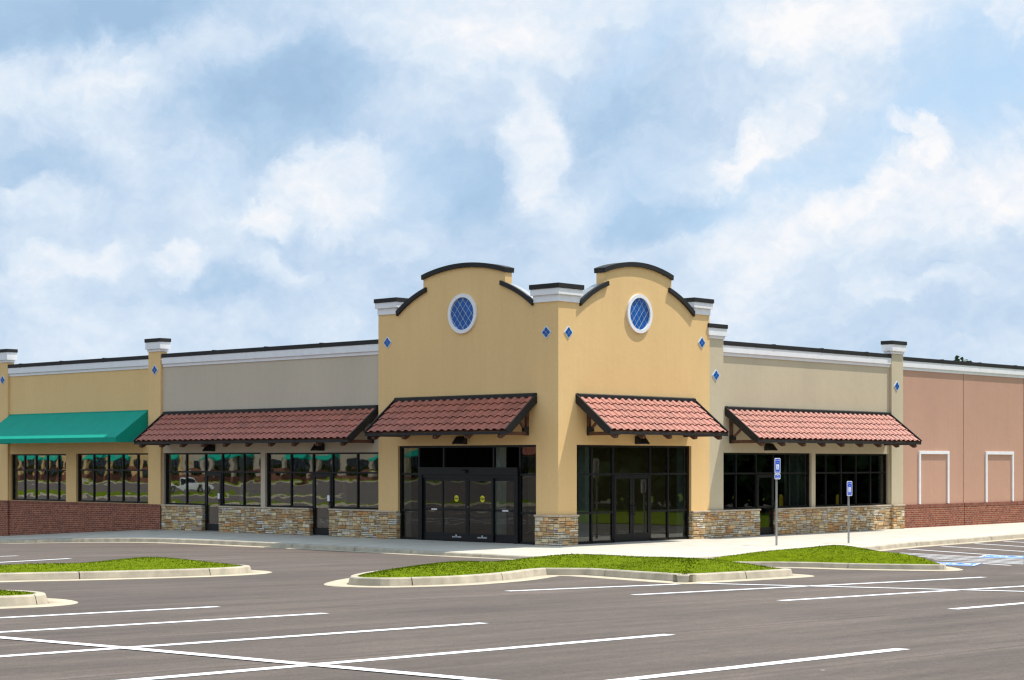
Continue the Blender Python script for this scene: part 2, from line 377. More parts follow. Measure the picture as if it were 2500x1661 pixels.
# ------------------------------------------------------------------ storefronts
def storefront(F, parent, s0, s1, z0, z1, vert, horiz, glass, d=-.10, name='window', skip=(), w=.06, mull=None):
    """aluminium frame with one glass pane behind it.  vert: inner mullions, horiz: (z, sa, sb) rails; skip: rectangles left open for a door"""
    fr = MB(); dd = (d - .09, d)
    def post(s, ww=w, za=z0, zb=z1): fbox(fr, F, s - ww / 2, s + ww / 2, dd[0], dd[1], za, zb)
    fbox(fr, F, s0, s0 + w * 1.25, dd[0], dd[1] + .006, z0, z1); fbox(fr, F, s1 - w * 1.25, s1, dd[0], dd[1] + .006, z0, z1)
    fbox(fr, F, s0 + w * 1.25, s1 - w * 1.25, dd[0], dd[1], z1 - w, z1)
    xs = [s0 + w * 1.25, s1 - w * 1.25]
    # bottom rail, broken at doors
    cuts = sorted([(a, b) for a, b, c, e in skip])
    cur = s0 + w * 1.25
    for a, b in cuts + [(s1 - w * 1.25, None)]:
        if a > cur + .02: fbox(fr, F, cur, a, dd[0], dd[1], z0, z0 + w * 1.2)
        cur = b if b is not None else cur
    for v in vert:
        post(v, za=z0 if not any(a + .05 < v < b - .05 for a, b, c, e in skip) else max(e for a, b, c, e in skip if a + .05 < v < b - .05), zb=z1 - w)
    for z, a, b in horiz:
        fbox(fr, F, a, b, dd[0] + .004, dd[1] - .006, z - w / 2, z + w / 2)
    o = fr.build(name, M['frame'], parent)
    # panes: each light of glass a shade out of true, so reflections break at the mullions
    g = MB(); ss = [s0 + w] + sorted(vert) + [s1 - w]
    for i in range(len(ss) - 1):
        a, b = ss[i], ss[i + 1]; mid = (a + b) / 2
        zs = sorted({z0 + w} | {z1 - w} | {z for z, p, q in horiz if p <= mid <= q})
        for j in range(len(zs) - 1):
            c, e = zs[j], zs[j + 1]; zm = (c + e) / 2
            if any(p < mid < q and u < zm < v2 for p, q, u, v2 in skip): continue
            # slight pillow: centre pushed in or out by a few mm
            n = 6; vs = []; fs = []; amp = random.uniform(.0003, .0011) * (.25 if glass is M['glassR'] else 1); tl = random.uniform(-.0008, .0008); tz = random.uniform(-.0006, .0006)
            for y in range(n + 1):
                for x in range(n + 1):
                    u = x / n; v_ = y / n
                    vs.append(F(a + (b - a) * u, d - .045 + amp * (1 - (2 * u - 1) ** 2) * (1 - (2 * v_ - 1) ** 2) + tl * (u - .5) + tz * (v_ - .5), c + (e - c) * v_))
            for y in range(n):
                for x in range(n):
                    q = y * (n + 1) + x; fs.append(facing(F, (q, q + 1, q + n + 2, q + n + 1)))
            g.add(vs, fs)
    g.build('pane', glass, o, smooth=True, recalc=False)
    return o

def door(F, parent, s0, s1, z1, glass, hinge='r', d=-.085, bottom=.26, vertical=False, mid=None, note=False):
    fr = MB(); st = .10
    fbox(fr, F, s0, s0 + st, d - .05, d, .012, z1); fbox(fr, F, s1 - st, s1, d - .05, d, .012, z1)
    fbox(fr, F, s0 + st, s1 - st, d - .05, d - .002, .012, .012 + bottom); fbox(fr, F, s0 + st, s1 - st, d - .05, d - .002, z1 - .11, z1)
    if mid: fbox(fr, F, s0 + st, s1 - st, d - .05, d - .002, mid - .03, mid + .03)
    o = fr.build('door', M['frame'], parent)
    g = MB(); n = 6; a, b, c, e = s0 + st, s1 - st, bottom, z1 - .11; vs = []; fs = []; amp = random.uniform(.0003, .0010) * (.25 if glass is M['glassR'] else 1)
    for y in range(n + 1):
        for x in range(n + 1):
            u = x / n; v_ = y / n; vs.append(F(a + (b - a) * u, d - .03 + amp * (1 - (2 * u - 1) ** 2) * (1 - (2 * v_ - 1) ** 2), c + (e - c) * v_))
    for y in range(n):
        for x in range(n):
            q = y * (n + 1) + x; fs.append(facing(F, (q, q + 1, q + n + 2, q + n + 1)))
    g.add(vs, fs); g.build('pane', glass, o, smooth=True, recalc=False)
    if hinge:
        hs = s0 + .05 if hinge == 'r' else s1 - .05; sg = 1 if hinge == 'r' else -1
        h = MB(); pts = [F(hs, d, .90), F(hs, d + .07, .90), F(hs, d + .07, 1.18), F(hs, d, 1.18)]
        for p, q in zip(pts[:-1], pts[1:]): h.tube(p, q, .013, 8)
        h.tube(F(hs, d + .07, .90), F(hs + sg * .10, d + .07, .90), .012, 8)
        h.build('handle', M['black'], o)
    k = MB(); fbox(k, F, s0, s1, d - .06, d + .03, -.01, .011); k.build('threshold', M['steel'], o)
    if note:
        t = MB(); q = s0 + st + .02; fbox(t, F, q, q + .12, d - .025, d - .020, 1.22, 1.42); t.build('notice', M['signwhite'], o)
    return o

# ------------------------------------------------------------------ awnings with tiles
def tile_awning(F, parent, s0, s1, ztop, zeave, proj, nraft, brack=(.5, .5), wall_d=0.0, light=None):
    """lean-to awning: proj outwards, top of roof at ztop on the wall, underside of the eave at zeave"""
    zt = ztop - .10; ze = zeave + .12; L = math.hypot(proj, zt - ze); ux = proj / L; uz = -(zt - ze) / L      # slope direction
    nx, nzv = -uz, ux                                                                                    # outward normal (d, z)
    def P(s, t, h): return F(s, wall_d + ux * t + nx * h, zt + uz * t + nzv * h)
    dk = MB(); dk.prism([(0, -.055), (L - .02, -.055), (L - .02, -.012), (0, -.012)], lambda a, b, s: P(s, a, b), s0 + .03, s1 - .03)
    aw = dk.build('awning', M['wood'], parent)
    # clay tiles: S profile, five courses, butts lapped over the course below
    tl = MB(); per = (s1 - s0 - .08) / max(1, round((s1 - s0 - .08) / .325)); ncol = round((s1 - s0 - .08) / per); nr = 5; c0 = s0 + .04; cl = (L - .04) / nr
    prof = []
    for k in range(11):
        u = k / 10
        if u < .66: h = .050 * math.sin(PI * u / .66) ** .75
        else: h = -.008 * math.sin(PI * (u - .66) / .34)
        prof.append((u, h))
    sg = 1
    for r in range(nr):
        ta = .045 + r * cl - .035; tb = .045 + (r + 1) * cl
        for c in range(ncol):
            k = random.uniform(.88, 1.10) * (.86 if random.random() < .06 else 1); hue = random.uniform(-.012, .012)
            col = (.35 * k + hue, .104 * k, .062 * k)
            jt = random.uniform(-.006, .006)
            top = []; bot = []; low = []
            for u, h in prof:
                s = c0 + (c + u) * per
                top.append(P(s, ta, h + .002)); bot.append(P(s, tb + jt, h + .040)); low.append(P(s, tb + jt - .035, max(h, 0) * .9 + .012))
            n = len(prof)
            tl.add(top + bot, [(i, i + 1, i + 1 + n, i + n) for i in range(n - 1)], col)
            tl.add(bot + low, [(i, i + 1, i + 1 + n, i + n) for i in range(n - 1)], (col[0] * .8, col[1] * .6, col[2] * .5))  # redder clay butts, darkened further to paint in the shadow below each lap
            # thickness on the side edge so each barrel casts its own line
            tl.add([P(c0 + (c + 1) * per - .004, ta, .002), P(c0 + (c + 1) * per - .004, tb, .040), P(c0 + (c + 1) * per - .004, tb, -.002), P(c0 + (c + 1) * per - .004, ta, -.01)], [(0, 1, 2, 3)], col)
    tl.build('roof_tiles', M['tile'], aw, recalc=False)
    # flashing on the wall, rake boards, gutter board
    fl = MB(); fl.prism([(-.02, ztop - .11), (.11, ztop - .135), (.11, ztop - .03), (.05, ztop), (-.02, ztop)], lambda a, b, s: F(s, wall_d + a, b), s0, s1); fl.build('flashing', M['black'], aw)
    for sA, sB in ((s0 - .045, s0), (s1, s1 + .045)):
        rk = MB(); rk.prism([(-.10, .075), (L + .03, .075), (L + .03, -.10), (L - .08, -.165), (0, -.165)], lambda a, b, s: P(s, a, b), sA, sB)
        # trimmed at the wall
        rk.v = [p for p in rk.v]
        rk.build('rake_board', M['black'], aw)
    gb = MB(); fbox(gb, F, s0 - .045, s1 + .045, wall_d + proj - .02, wall_d + proj + .03, zeave, zeave + .085); gb.build('fascia', M['black'], aw)
    # paired rafters with tails below the eave
    for i in range(nraft):
        s = s0 + .32 + (s1 - s0 - .64) * i / (nraft - 1)
        rf = MB()
        for o_ in (-.038, .038):
            rf.prism([(0, zt - .06), (proj - .06, ze - .09), (proj - .02, zeave + .02), (proj + .02, zeave - .06), (proj + .0, zeave - .105), (proj - .09, zeave - .125), (proj - .26, zeave - .02), (0, zt - .20)], lambda a, b, q: F(q, wall_d + a, b), s + o_ - .021, s + o_ + .021)
        rf.build('rafter', M['wood'], aw)
    # brackets near both ends
    for s in (s0 + brack[0], s1 - brack[1]):
        b = MB(); zb = zeave - .02
        zpost = zt - .25
        fbox(b, F, s - .05, s + .05, wall_d + .0, wall_d + .10, zb, zpost)
        fbox(b, F, s - .045, s + .045, wall_d + .10, wall_d + proj - .09, zb, zb + .11)
        b.bar(F(s, wall_d + .10, zb + .16), F(s, wall_d + proj * .42, zt - (zt - ze) * .42 - .17), .075, .075, up=(0, 0, 1))
        ob = b.build('bracket', M['wood'], aw, bevel=.004)
        pl = MB(); fbox(pl, F, s - .056, s + .056, wall_d + .101, wall_d + .22, zb + .115, zb + .26); fbox(pl, F, s - .056, s + .056, wall_d + .003, wall_d + .106, zb - .006, zb + .27); pl.build('bracket_plate', M['black'], ob)
    return aw

def wall_light(F, parent, s, z0=3.17, z1=3.42, wd=.0):
    m = MB(); m.prism([(0, z0), (.26, z0), (.26, z0 + .035), (.07, z1), (0, z1)], lambda a, b, q: F(q, wd + a, b), s - .23, s + .23)
    o = m.build('wall_light', M['black'], parent, bevel=.006)
    l = MB(); fbox(l, F, s - .18, s + .18, wd + .04, wd + .22, z0 - .006, z0 - .001); l.build('lens', M['signwhite'], o)

def cornice(F, parent, s0, s1, d, z0=6.26, ends=0):
    m = MB(); fbox(m, F, s0, s1, -.22, d + .035, z0, z0 + .115); fbox(m, F, s0, s1, -.224, d + .085, z0 + .115, z0 + .36)
    o = m.build('cornice', M['white'], parent, bevel=.006)
    c = MB(); fbox(c, F, s0, s1, -.27, d + .105, z0 + .36, z0 + .51)
    for k in range(1, 12):       # standing seams of the coping caps
        s = s0 + k * 3.05
        if s < s1 - .3: fbox(c, F, s - .06, s + .06, -.275, d + .11, z0 + .355, z0 + .528)
    c.build('coping', M['black'], o, bevel=.008)

def cap(F, parent, s0, s1, d0, d1, z0, z1, h2=.13):
    """pillar capital: two white bands and a black coping. z0..z1 overall"""
    H = z1 - z0; a = z0 + H * .37; b = z0 + H * .74
    m = MB(); fbox(m, F, s0 - .04, s1 + .04, d0 - .04, d1 + .04, z0, a); fbox(m, F, s0 - .09, s1 + .09, d0 - .09, d1 + .09, a, b)
    o = m.build('capital', M['white'], parent, bevel=.006)
    c = MB(); fbox(c, F, s0 - .12, s1 + .12, d0 - .12, d1 + .12, b, z1); c.build('coping', M['black'], o, bevel=.008)

def diamond(F, parent, s, z, d, r=.205):
    m = MB(); m.prism([(s - r, z), (s, z - r), (s + r, z), (s, z + r)], lambda a, b, q: F(a, q, b), d - .01, d + .018)
    o = m.build('diamond_tile', M['grout'], parent)
    t = MB(); q = r * .425
    for a, b in ((0, q), (0, -q), (q, 0), (-q, 0)):
        k = q - .010; t.prism([(s + a - k, z + b), (s + a, z + b - k), (s + a + k, z + b), (s + a, z + b + k)], lambda x, y, e: F(x, e, y), d + .012, d + .026)
    t.build('glazed_tiles', M['blue'], o)

def round_window(F, parent, s, z, ro=.64, ri=.525):
    n = 64; m = MB()
    ring = lambda r, d: [F(s + r * math.cos(2 * PI * i / n), d, z + r * math.sin(2 * PI * i / n)) for i in range(n)]
    a, b, c, e = ring(ro, -.01), ring(ro, .065), ring(ri, .065), ring(ri, -.01)
    fs = []
    for k in range(3):
        fs += [(k * n + i, k * n + (i + 1) % n, (k + 1) * n + (i + 1) % n, (k + 1) * n + i) for i in range(n)]
    m.add(a + b + c + e, fs); o = m.build('round_window', M['white'], parent)
    g = MB(); g.add(ring(ri + .01, .008), [tuple(range(n))]); g.build('lattice', M['grout'], o)
    t = MB(); hs = .128; hz = .155; gap = .010          # diamond cells half-size
    ir = ri - .004
    for i in range(-9, 10):
        for j in range(-9, 10):
            if (i + j) % 2: continue
            cx, cz = i * hs, j * hz
            k = 1 - gap / hs
            poly = [(cx - hs * k, cz), (cx, cz - hz * k), (cx + hs * k, cz), (cx, cz + hz * k)]
            # clip to the circle (many-sided)
            for w in range(40):
                an = 2 * PI * w / 40; nx_, nz_ = math.cos(an), math.sin(an); out = []
                for q in range(len(poly)):
                    p1, p2 = poly[q], poly[(q + 1) % len(poly)]
                    d1 = p1[0] * nx_ + p1[1] * nz_ - ir; d2 = p2[0] * nx_ + p2[1] * nz_ - ir
                    if d1 <= 0: out.append(p1)
                    if d1 * d2 < 0:
                        f = d1 / (d1 - d2); out.append((p1[0] + (p2[0] - p1[0]) * f, p1[1] + (p2[1] - p1[1]) * f))
                poly = out
                if len(poly) < 3: break
            if len(poly) >= 3:
                jx, jz = rng.uniform(-.006, .006, 2)
                t.add([F(s + x, .014 + x * jx + y * jz, z + y) for x, y in poly], [tuple(range(len(poly)))])
    t.build('glazed_tiles', M['blue'], o)

def text_obj(txt, size, mat, parent, origin, xdir, ydir, name='lettering', extrude=.0008, sx=1.0):
    cu = bpy.data.curves.new(name, 'FONT'); cu.body = txt; cu.size = size; cu.align_x = 'CENTER'; cu.align_y = 'CENTER'; cu.extrude = extrude
    o = bpy.data.objects.new(name, cu); COL.objects.link(o)
    dg = bpy.context.evaluated_depsgraph_get(); me = bpy.data.meshes.new_from_object(o.evaluated_get(dg))
    bpy.data.objects.remove(o); me.materials.clear(); me.materials.append(mat)
    x = Vector(xdir); y = Vector(ydir); z = x.cross(y)
    off = Vector((0, 0, 0)); q = parent
    while q is not None: off += q.location; q = q.parent
    mt = Matrix.Translation(Vector(origin) - off) @ Matrix(((x.x * sx, y.x, z.x, 0), (x.y * sx, y.y, z.y, 0), (x.z * sx, y.z, z.z, 0), (0, 0, 0, 1)))
    me.transform(mt)
    ob = bpy.data.objects.new(name, me); COL.objects.link(ob); ob.parent = parent
    return ob

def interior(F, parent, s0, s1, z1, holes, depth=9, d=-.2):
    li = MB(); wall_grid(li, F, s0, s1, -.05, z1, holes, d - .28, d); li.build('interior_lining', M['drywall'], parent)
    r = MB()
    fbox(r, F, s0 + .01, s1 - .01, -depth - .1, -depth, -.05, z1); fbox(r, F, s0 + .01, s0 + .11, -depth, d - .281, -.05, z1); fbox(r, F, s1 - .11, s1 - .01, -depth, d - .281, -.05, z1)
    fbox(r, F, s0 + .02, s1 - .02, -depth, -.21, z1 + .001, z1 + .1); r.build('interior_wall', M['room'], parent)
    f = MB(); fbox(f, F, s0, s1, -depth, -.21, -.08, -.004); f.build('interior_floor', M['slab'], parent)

# ------------------------------------------------------------------ terrain
def sp(x, w=1.5): return w * np.log1p(np.exp(np.clip(np.asarray(x, float) / w, -40, 40)))
def sstep(x): x = np.clip(x, 0, 1); return x * x * (3 - 2 * x)
def lot(X, Y):
    X = np.asarray(X, float); Y = np.asarray(Y, float)
    pl = np.clip(-.1227 - .0163 * X - .0152 * Y, -.9, 1.9)
    W = -.27 - np.minimum(.04 * sp(Y - 17), .9)
    t = sstep((-X - 2) / 7)
    return W * (1 - t) + pl * t + .85 * sstep((-X - 62) / 34)
def walk_z(X, Y):
    q = np.clip(np.maximum(-np.asarray(X, float) / 3.2, -np.asarray(Y, float) / 5.5), 0, 1.1)
    wall = -.052 * sp(np.asarray(Y, float) - 20.9, .5); kb = -.14 - .04 * sp(np.asarray(Y, float) - 17)
    return wall * (1 - q) + kb * q

def sheet(name, xs, ys, fz, mat, kind='structure'):
    X, Y = np.meshgrid(xs, ys); Z = fz(X, Y); n, m_ = len(xs), len(ys)
    v = np.stack([X.ravel(), Y.ravel(), Z.ravel()], 1)
    i = (np.arange(m_ - 1)[:, None] * n + np.arange(n - 1)[None]).ravel()
    f = np.stack([i, i + 1, i + n + 1, i + n], 1)
    me = bpy.data.meshes.new(name); me.vertices.add(len(v)); me.vertices.foreach_set('co', v.ravel())
    me.loops.add(f.size); me.loops.foreach_set('vertex_index', f.ravel().astype(np.int32))
    me.polygons.add(len(f)); me.polygons.foreach_set('loop_start', np.arange(0, f.size, 4, dtype=np.int32))
    me.update(calc_edges=True); me.validate(); me.materials.append(mat)
    me.polygons.foreach_set('use_smooth', [True] * len(f))
    o = bpy.data.objects.new(name, me); COL.objects.link(o); o['kind'] = kind
    return o
def spaced(lo, a, b, hi, fine, coarse):
    return np.unique(np.round(np.concatenate([np.arange(lo, a, coarse), np.arange(a, b, fine), np.arange(b, hi + coarse, coarse)]), 4))
far = lambda a, b, f: np.unique(np.concatenate([-np.geomspace(900, 60, 12), spaced(-60, a, b, 60, f, 6), np.geomspace(60, 900, 12)]))
g = sheet('ground', far(-20, 20, 5), far(-20, 20, 5), lambda X, Y: lot(X, Y) - .12, M['turf'])
pl = sheet('parking_lot', spaced(-125, -46, 30, 62, .5, 3), spaced(-75, -38, 50, 220, .5, 3), lambda X, Y: lot(X, Y), M['asphalt'])

def ribbon(pts, w, name='painted_line', mat='paint', parent=None, dz=.005):
    P = [Vector((x, y)) for x, y in pts]; Q = []
    for a, b in zip(P[:-1], P[1:]):
        n = max(1, int((b - a).length / .5)); Q += [a.lerp(b, i / n) for i in range(n)]
    Q.append(P[-1]); mb = MB(); vs = []
    for i, p in enumerate(Q):
        d = (Q[min(i + 1, len(Q) - 1)] - Q[max(i - 1, 0)]).normalized(); nrm = Vector((-d.y, d.x))
        for s in (-1, 1):
            q = p + nrm * s * w / 2; vs.append((q.x, q.y, float(lot(q.x, q.y)) + dz))
    mb.add(vs, [(2 * i, 2 * i + 1, 2 * i + 3, 2 * i + 2) for i in range(len(Q) - 1)])
    return mb.build(name, M[mat], parent)
LW = .168
# near row of stalls: lines either side of a centre line
for y in (-17.6, -19.85, -22.7, -25.5, -28.39): ribbon([(-37.2, y - .08), (-32, y - .03), (-26.85, y)], LW, parent=pl)
ribbon([(-32.2, -17.4), (-32.0, -22.7), (-31.95, -31)], LW, parent=pl, dz=.009)
for pts in ([(-20.83, -17.42), (-19.39, -17.58), (-17.86, -17.75), (-16.9, -17.86)],
            [(-20.38, -19.70), (-17.12, -19.91), (-13.32, -20.15), (-10.4, -20.25)],
            [(-20.24, -22.36), (-16.43, -22.54), (-13.43, -22.68), (-9.9, -22.8)],
            [(-20.46, -25.30), (-18.41, -25.28), (-9.8, -25.3)],
            [(-20.5, -28.1), (-9.8, -28.1)]): ribbon(pts, LW, parent=pl)
ribbon([(-16.45, -17.95), (-15.7, -21.51), (-15.28, -23.64), (-15.1, -28.2)], LW, parent=pl, dz=.009)
for pts in ([(-21, 4.8), (-15.86, 5.98), (-15.21, 6.14)], [(-20.5, .6), (-18.56, 1.54), (-15.62, 3.01)], [(-20.8, -2.3), (-17.89, -.87), (-16.01, .05)], [(-21, 8), (-15.2, 9.3)]): ribbon(pts, LW, parent=pl)
for y in range(12, 36, 3):
    ribbon([(-21, y), (-15.2, y)], LW, parent=pl); ribbon([(-34, y), (-27.5, y)], LW, parent=pl)
ribbon([(-21, 8), (-21, 35)], LW, parent=pl, dz=.009)
for x, y in ((18.05, -5.45), (15.6, -5.65), (13.05, -5.8), (10.4, -6.1), (20.6, -5.3), (23.2, -5.2)):
    ribbon([(x, y), (x - 1.17, y - 2.9), (x - 2.1, y - 5.2)], .14, parent=pl)
for k, (a, b) in enumerate((((7.97, -7.28), (7.16, -11.94)), ((7.32, -7.93), (6.54, -12.26)), ((6.58, -8.75), (5.82, -12.63)), ((5.94, -9.42), (5.23, -12.94)), ((5.05, -10.18), (4.77, -13.18)), ((4.35, -11.9), (3.91, -13.23)))):
    ribbon([a, b], .13, parent=pl)
def access_symbol(cx, cy, ang):
    """blue painted square with the white wheelchair figure"""
    R2 = Matrix.Rotation(ang, 2)
    def W(u, v, dz): p = R2 @ Vector((u, v)); return (cx + p.x, cy + p.y, float(lot(cx + p.x, cy + p.y)) + dz)
    b = MB(); s = .72; n = 4
    for i in range(n):
        for j in range(n):
            q = [(-s + 2 * s * (i + a) / n, -s + 2 * s * (j + c) / n) for a, c in ((0, 0), (1, 0), (1, 1), (0, 1))]; b.add([W(u, v, .010) for u, v in q], [(0, 1, 2, 3)])
    o = b.build('access_symbol', M['bluepaint'], pl)
    w = MB()
    def seg(p, q, t):
        p = Vector(p); q = Vector(q); d = (q - p).normalized(); nn = Vector((-d.y, d.x)) * t / 2
        w.add([W(*(p - nn), .017), W(*(q - nn), .017), W(*(q + nn), .017), W(*(p + nn), .017)], [(0, 1, 2, 3)])
    for i in range(14):
        a0 = math.radians(150 + i * 16); a1 = math.radians(150 + (i + 1) * 16)
        seg((.30 * math.cos(a0) - .03, .30 * math.sin(a0) - .18), (.30 * math.cos(a1) - .03, .30 * math.sin(a1) - .18), .09)
    seg((-.08, .34), (-.03, -.06), .11); seg((-.03, -.02), (.24, -.05), .10); seg((.22, -.03), (.36, -.40), .10); seg((-.06, .18), (.18, .16), .08)
    w.add([W(.09 * math.cos(2 * PI * i / 12) - .09, .09 * math.sin(2 * PI * i / 12) + .5, .017) for i in range(12)], [tuple(range(12))])
    for p, q in (((-.66, -.66), (.66, -.66)), ((.66, -.66), (.66, .66)), ((.66, .66), (-.66, .66)), ((-.66, .66), (-.66, -.66))): seg(p, q, .07)
    w.build('wheelchair_figure', M['paint'], o)
access_symbol(7.95, -10.9, .35); access_symbol(3.35, -11.75, .35)

# ------------------------------------------------------------------ kerbs and islands
def smooth_path(pts, closed=True, it=2, step=.3):
    P = [Vector(p) for p in pts]
    for _ in range(it):
        Q = []; n = len(P)
        rngi = range(n) if closed else range(n - 1)
        if not closed: Q.append(P[0])
        for i in rngi:
            a, b = P[i], P[(i + 1) % n]; Q += [a.lerp(b, .25), a.lerp(b, .75)]
        if not closed: Q.append(P[-1])
        P = Q
    if closed: P.append(P[0])
    out = [P[0]]; acc = 0
    for a, b in zip(P[:-1], P[1:]):
        L = (b - a).length; t = step - acc
        while t <= L: out.append(a.lerp(b, t / L)); t += step
        acc = (acc + L) % step
    if closed and (out[-1] - out[0]).length < step * .6: out.pop()
    if not closed: out.append(P[-1])
    return out
def offs(P, d, closed=True):
    n = len(P); out = []
    for i in range(n):
        a = P[(i - 1) % n] if closed or i > 0 else P[i]; b = P[(i + 1) % n] if closed or i < n - 1 else P[i]
        t = (b - a).normalized(); out.append(P[i] + Vector((-t.y, t.x)) * d)
    return out
def area(P): return sum(P[i].x * P[(i + 1) % len(P)].y - P[(i + 1) % len(P)].x * P[i].y for i in range(len(P))) / 2
def kerb_band(P, closed, gut, name_g='gutter', parent=None, gl=.42, base=None, topf=None, kinds=True):
    """P: outer line of the gutter, inner side to the left"""
    base = base or (lambda x, y: float(lot(x, y)))
    topf = topf or (lambda x, y: base(x, y) + .145)
    R = [offs(P, d, closed) for d in (0, .05, gl - .02, gl, gl + .035, gl + .055, gl + .17, gl + .18)]
    n = len(P); seg = n if closed else n - 1
    g = MB(); vs = []
    for k, dz in ((0, .003), (1, .016), (2, .010), (3, -.02)):
        vs += [(p.x, p.y, base(p.x, p.y) + dz) for p in R[k]]
    g.add(vs, [(k * n + i, k * n + (i + 1) % n, (k + 1) * n + (i + 1) % n, (k + 1) * n + i) for k in range(3) for i in range(seg)])
    go = g.build(name_g, M['gutter'], parent, smooth=True)
    c = MB(); L = 0; nxt = random.uniform(.8, 2.2); jp = []
    for i in range(seg):
        L += (P[(i + 1) % n] - P[i]).length
        if L > nxt: jp.append(i); nxt += 3.05
    for i in range(seg):
        j = (i + 1) % n; A = []; B = []
        for k, mode in ((3, 'b'), (4, 't-'), (5, 't'), (6, 't'), (7, 'd')):
            for lst, q in ((A, i), (B, j)):
                p = R[k][q].copy()
                if i in jp and q == j and lst is B: p = R[k][i].lerp(R[k][j], 1 - .022 / max(.05, (P[j] - P[i]).length))
                o3 = R[3][q]; z = {'b': base(p.x, p.y) - .02, 't-': topf(o3.x, o3.y) - .02, 't': topf(o3.x, o3.y), 'd': topf(o3.x, o3.y) - .2}[mode]
                lst.append((p.x, p.y, z))
        m5 = len(A); c.add(A + B, [(k, k + 1, k + 1 + m5, k + m5) for k in range(m5 - 1)] + ([tuple(range(m5, 2 * m5))[::-1]] if i in jp else []))
    co = c.build('kerb', M['kerb'], parent)
    for o in (go, co):
        if parent is None: o['kind'] = 'structure'
    return R, topf
def inside(P, x, y):
    c = False; n = len(P); j = n - 1
    for i in range(n):
        if (P[i].y > y) != (P[j].y > y) and x < (P[j].x - P[i].x) * (y - P[i].y) / (P[j].y - P[i].y) + P[i].x: c = not c
        j = i
    return c
def inside_np(P, X, Y):
    c = np.zeros(X.shape, bool); n = len(P); j = n - 1
    for i in range(n):
        if P[i].y != P[j].y:
            m = ((P[i].y > Y) != (P[j].y > Y)) & (X < (P[j].x - P[i].x) * (Y - P[i].y) / (P[j].y - P[i].y) + P[i].x); c ^= m
        j = i
    return c
def edge_dist(P, X, Y):
    best = np.full(X.shape, 1e9)
    for i in range(len(P)):
        a = P[i]; b = P[(i + 1) % len(P)]; dx, dy = b.x - a.x, b.y - a.y; l2 = dx * dx + dy * dy + 1e-12
        t = np.clip(((X - a.x) * dx + (Y - a.y) * dy) / l2, 0, 1); best = np.minimum(best, np.hypot(X - a.x - t * dx, Y - a.y - t * dy))
    return best
def fill(P, fz, step, name, mat, parent=None, **kw):
    from mathutils.geometry import delaunay_2d_cdt
    xs = np.arange(min(p.x for p in P), max(p.x for p in P), step); ys = np.arange(min(p.y for p in P), max(p.y for p in P), step)
    X, Y = np.meshgrid(xs, ys); X = X.ravel() + rng.uniform(-.2, .2, X.size) * step; Y = Y.ravel() + rng.uniform(-.2, .2, Y.size) * step
    ok = inside_np(P, X, Y); X, Y = X[ok], Y[ok]; ok = edge_dist(P, X, Y) > step * .4; X, Y = X[ok], Y[ok]
    vs = [Vector((p.x, p.y)) for p in P] + [Vector((x, y)) for x, y in zip(X, Y)]
    r = delaunay_2d_cdt(vs, [(i, (i + 1) % len(P)) for i in range(len(P))], [], 1, 1e-5)
    V = np.array([(v.x, v.y) for v in r[0]]); Z = fz(V[:, 0], V[:, 1])
    mb = MB(); mb.add([(x, y, z) for (x, y), z in zip(V, Z)], [tuple(f) for f in r[2]])
    o = mb.build(name, mat, parent, smooth=True)
    for k, v in kw.items(): o[k] = v
    return o
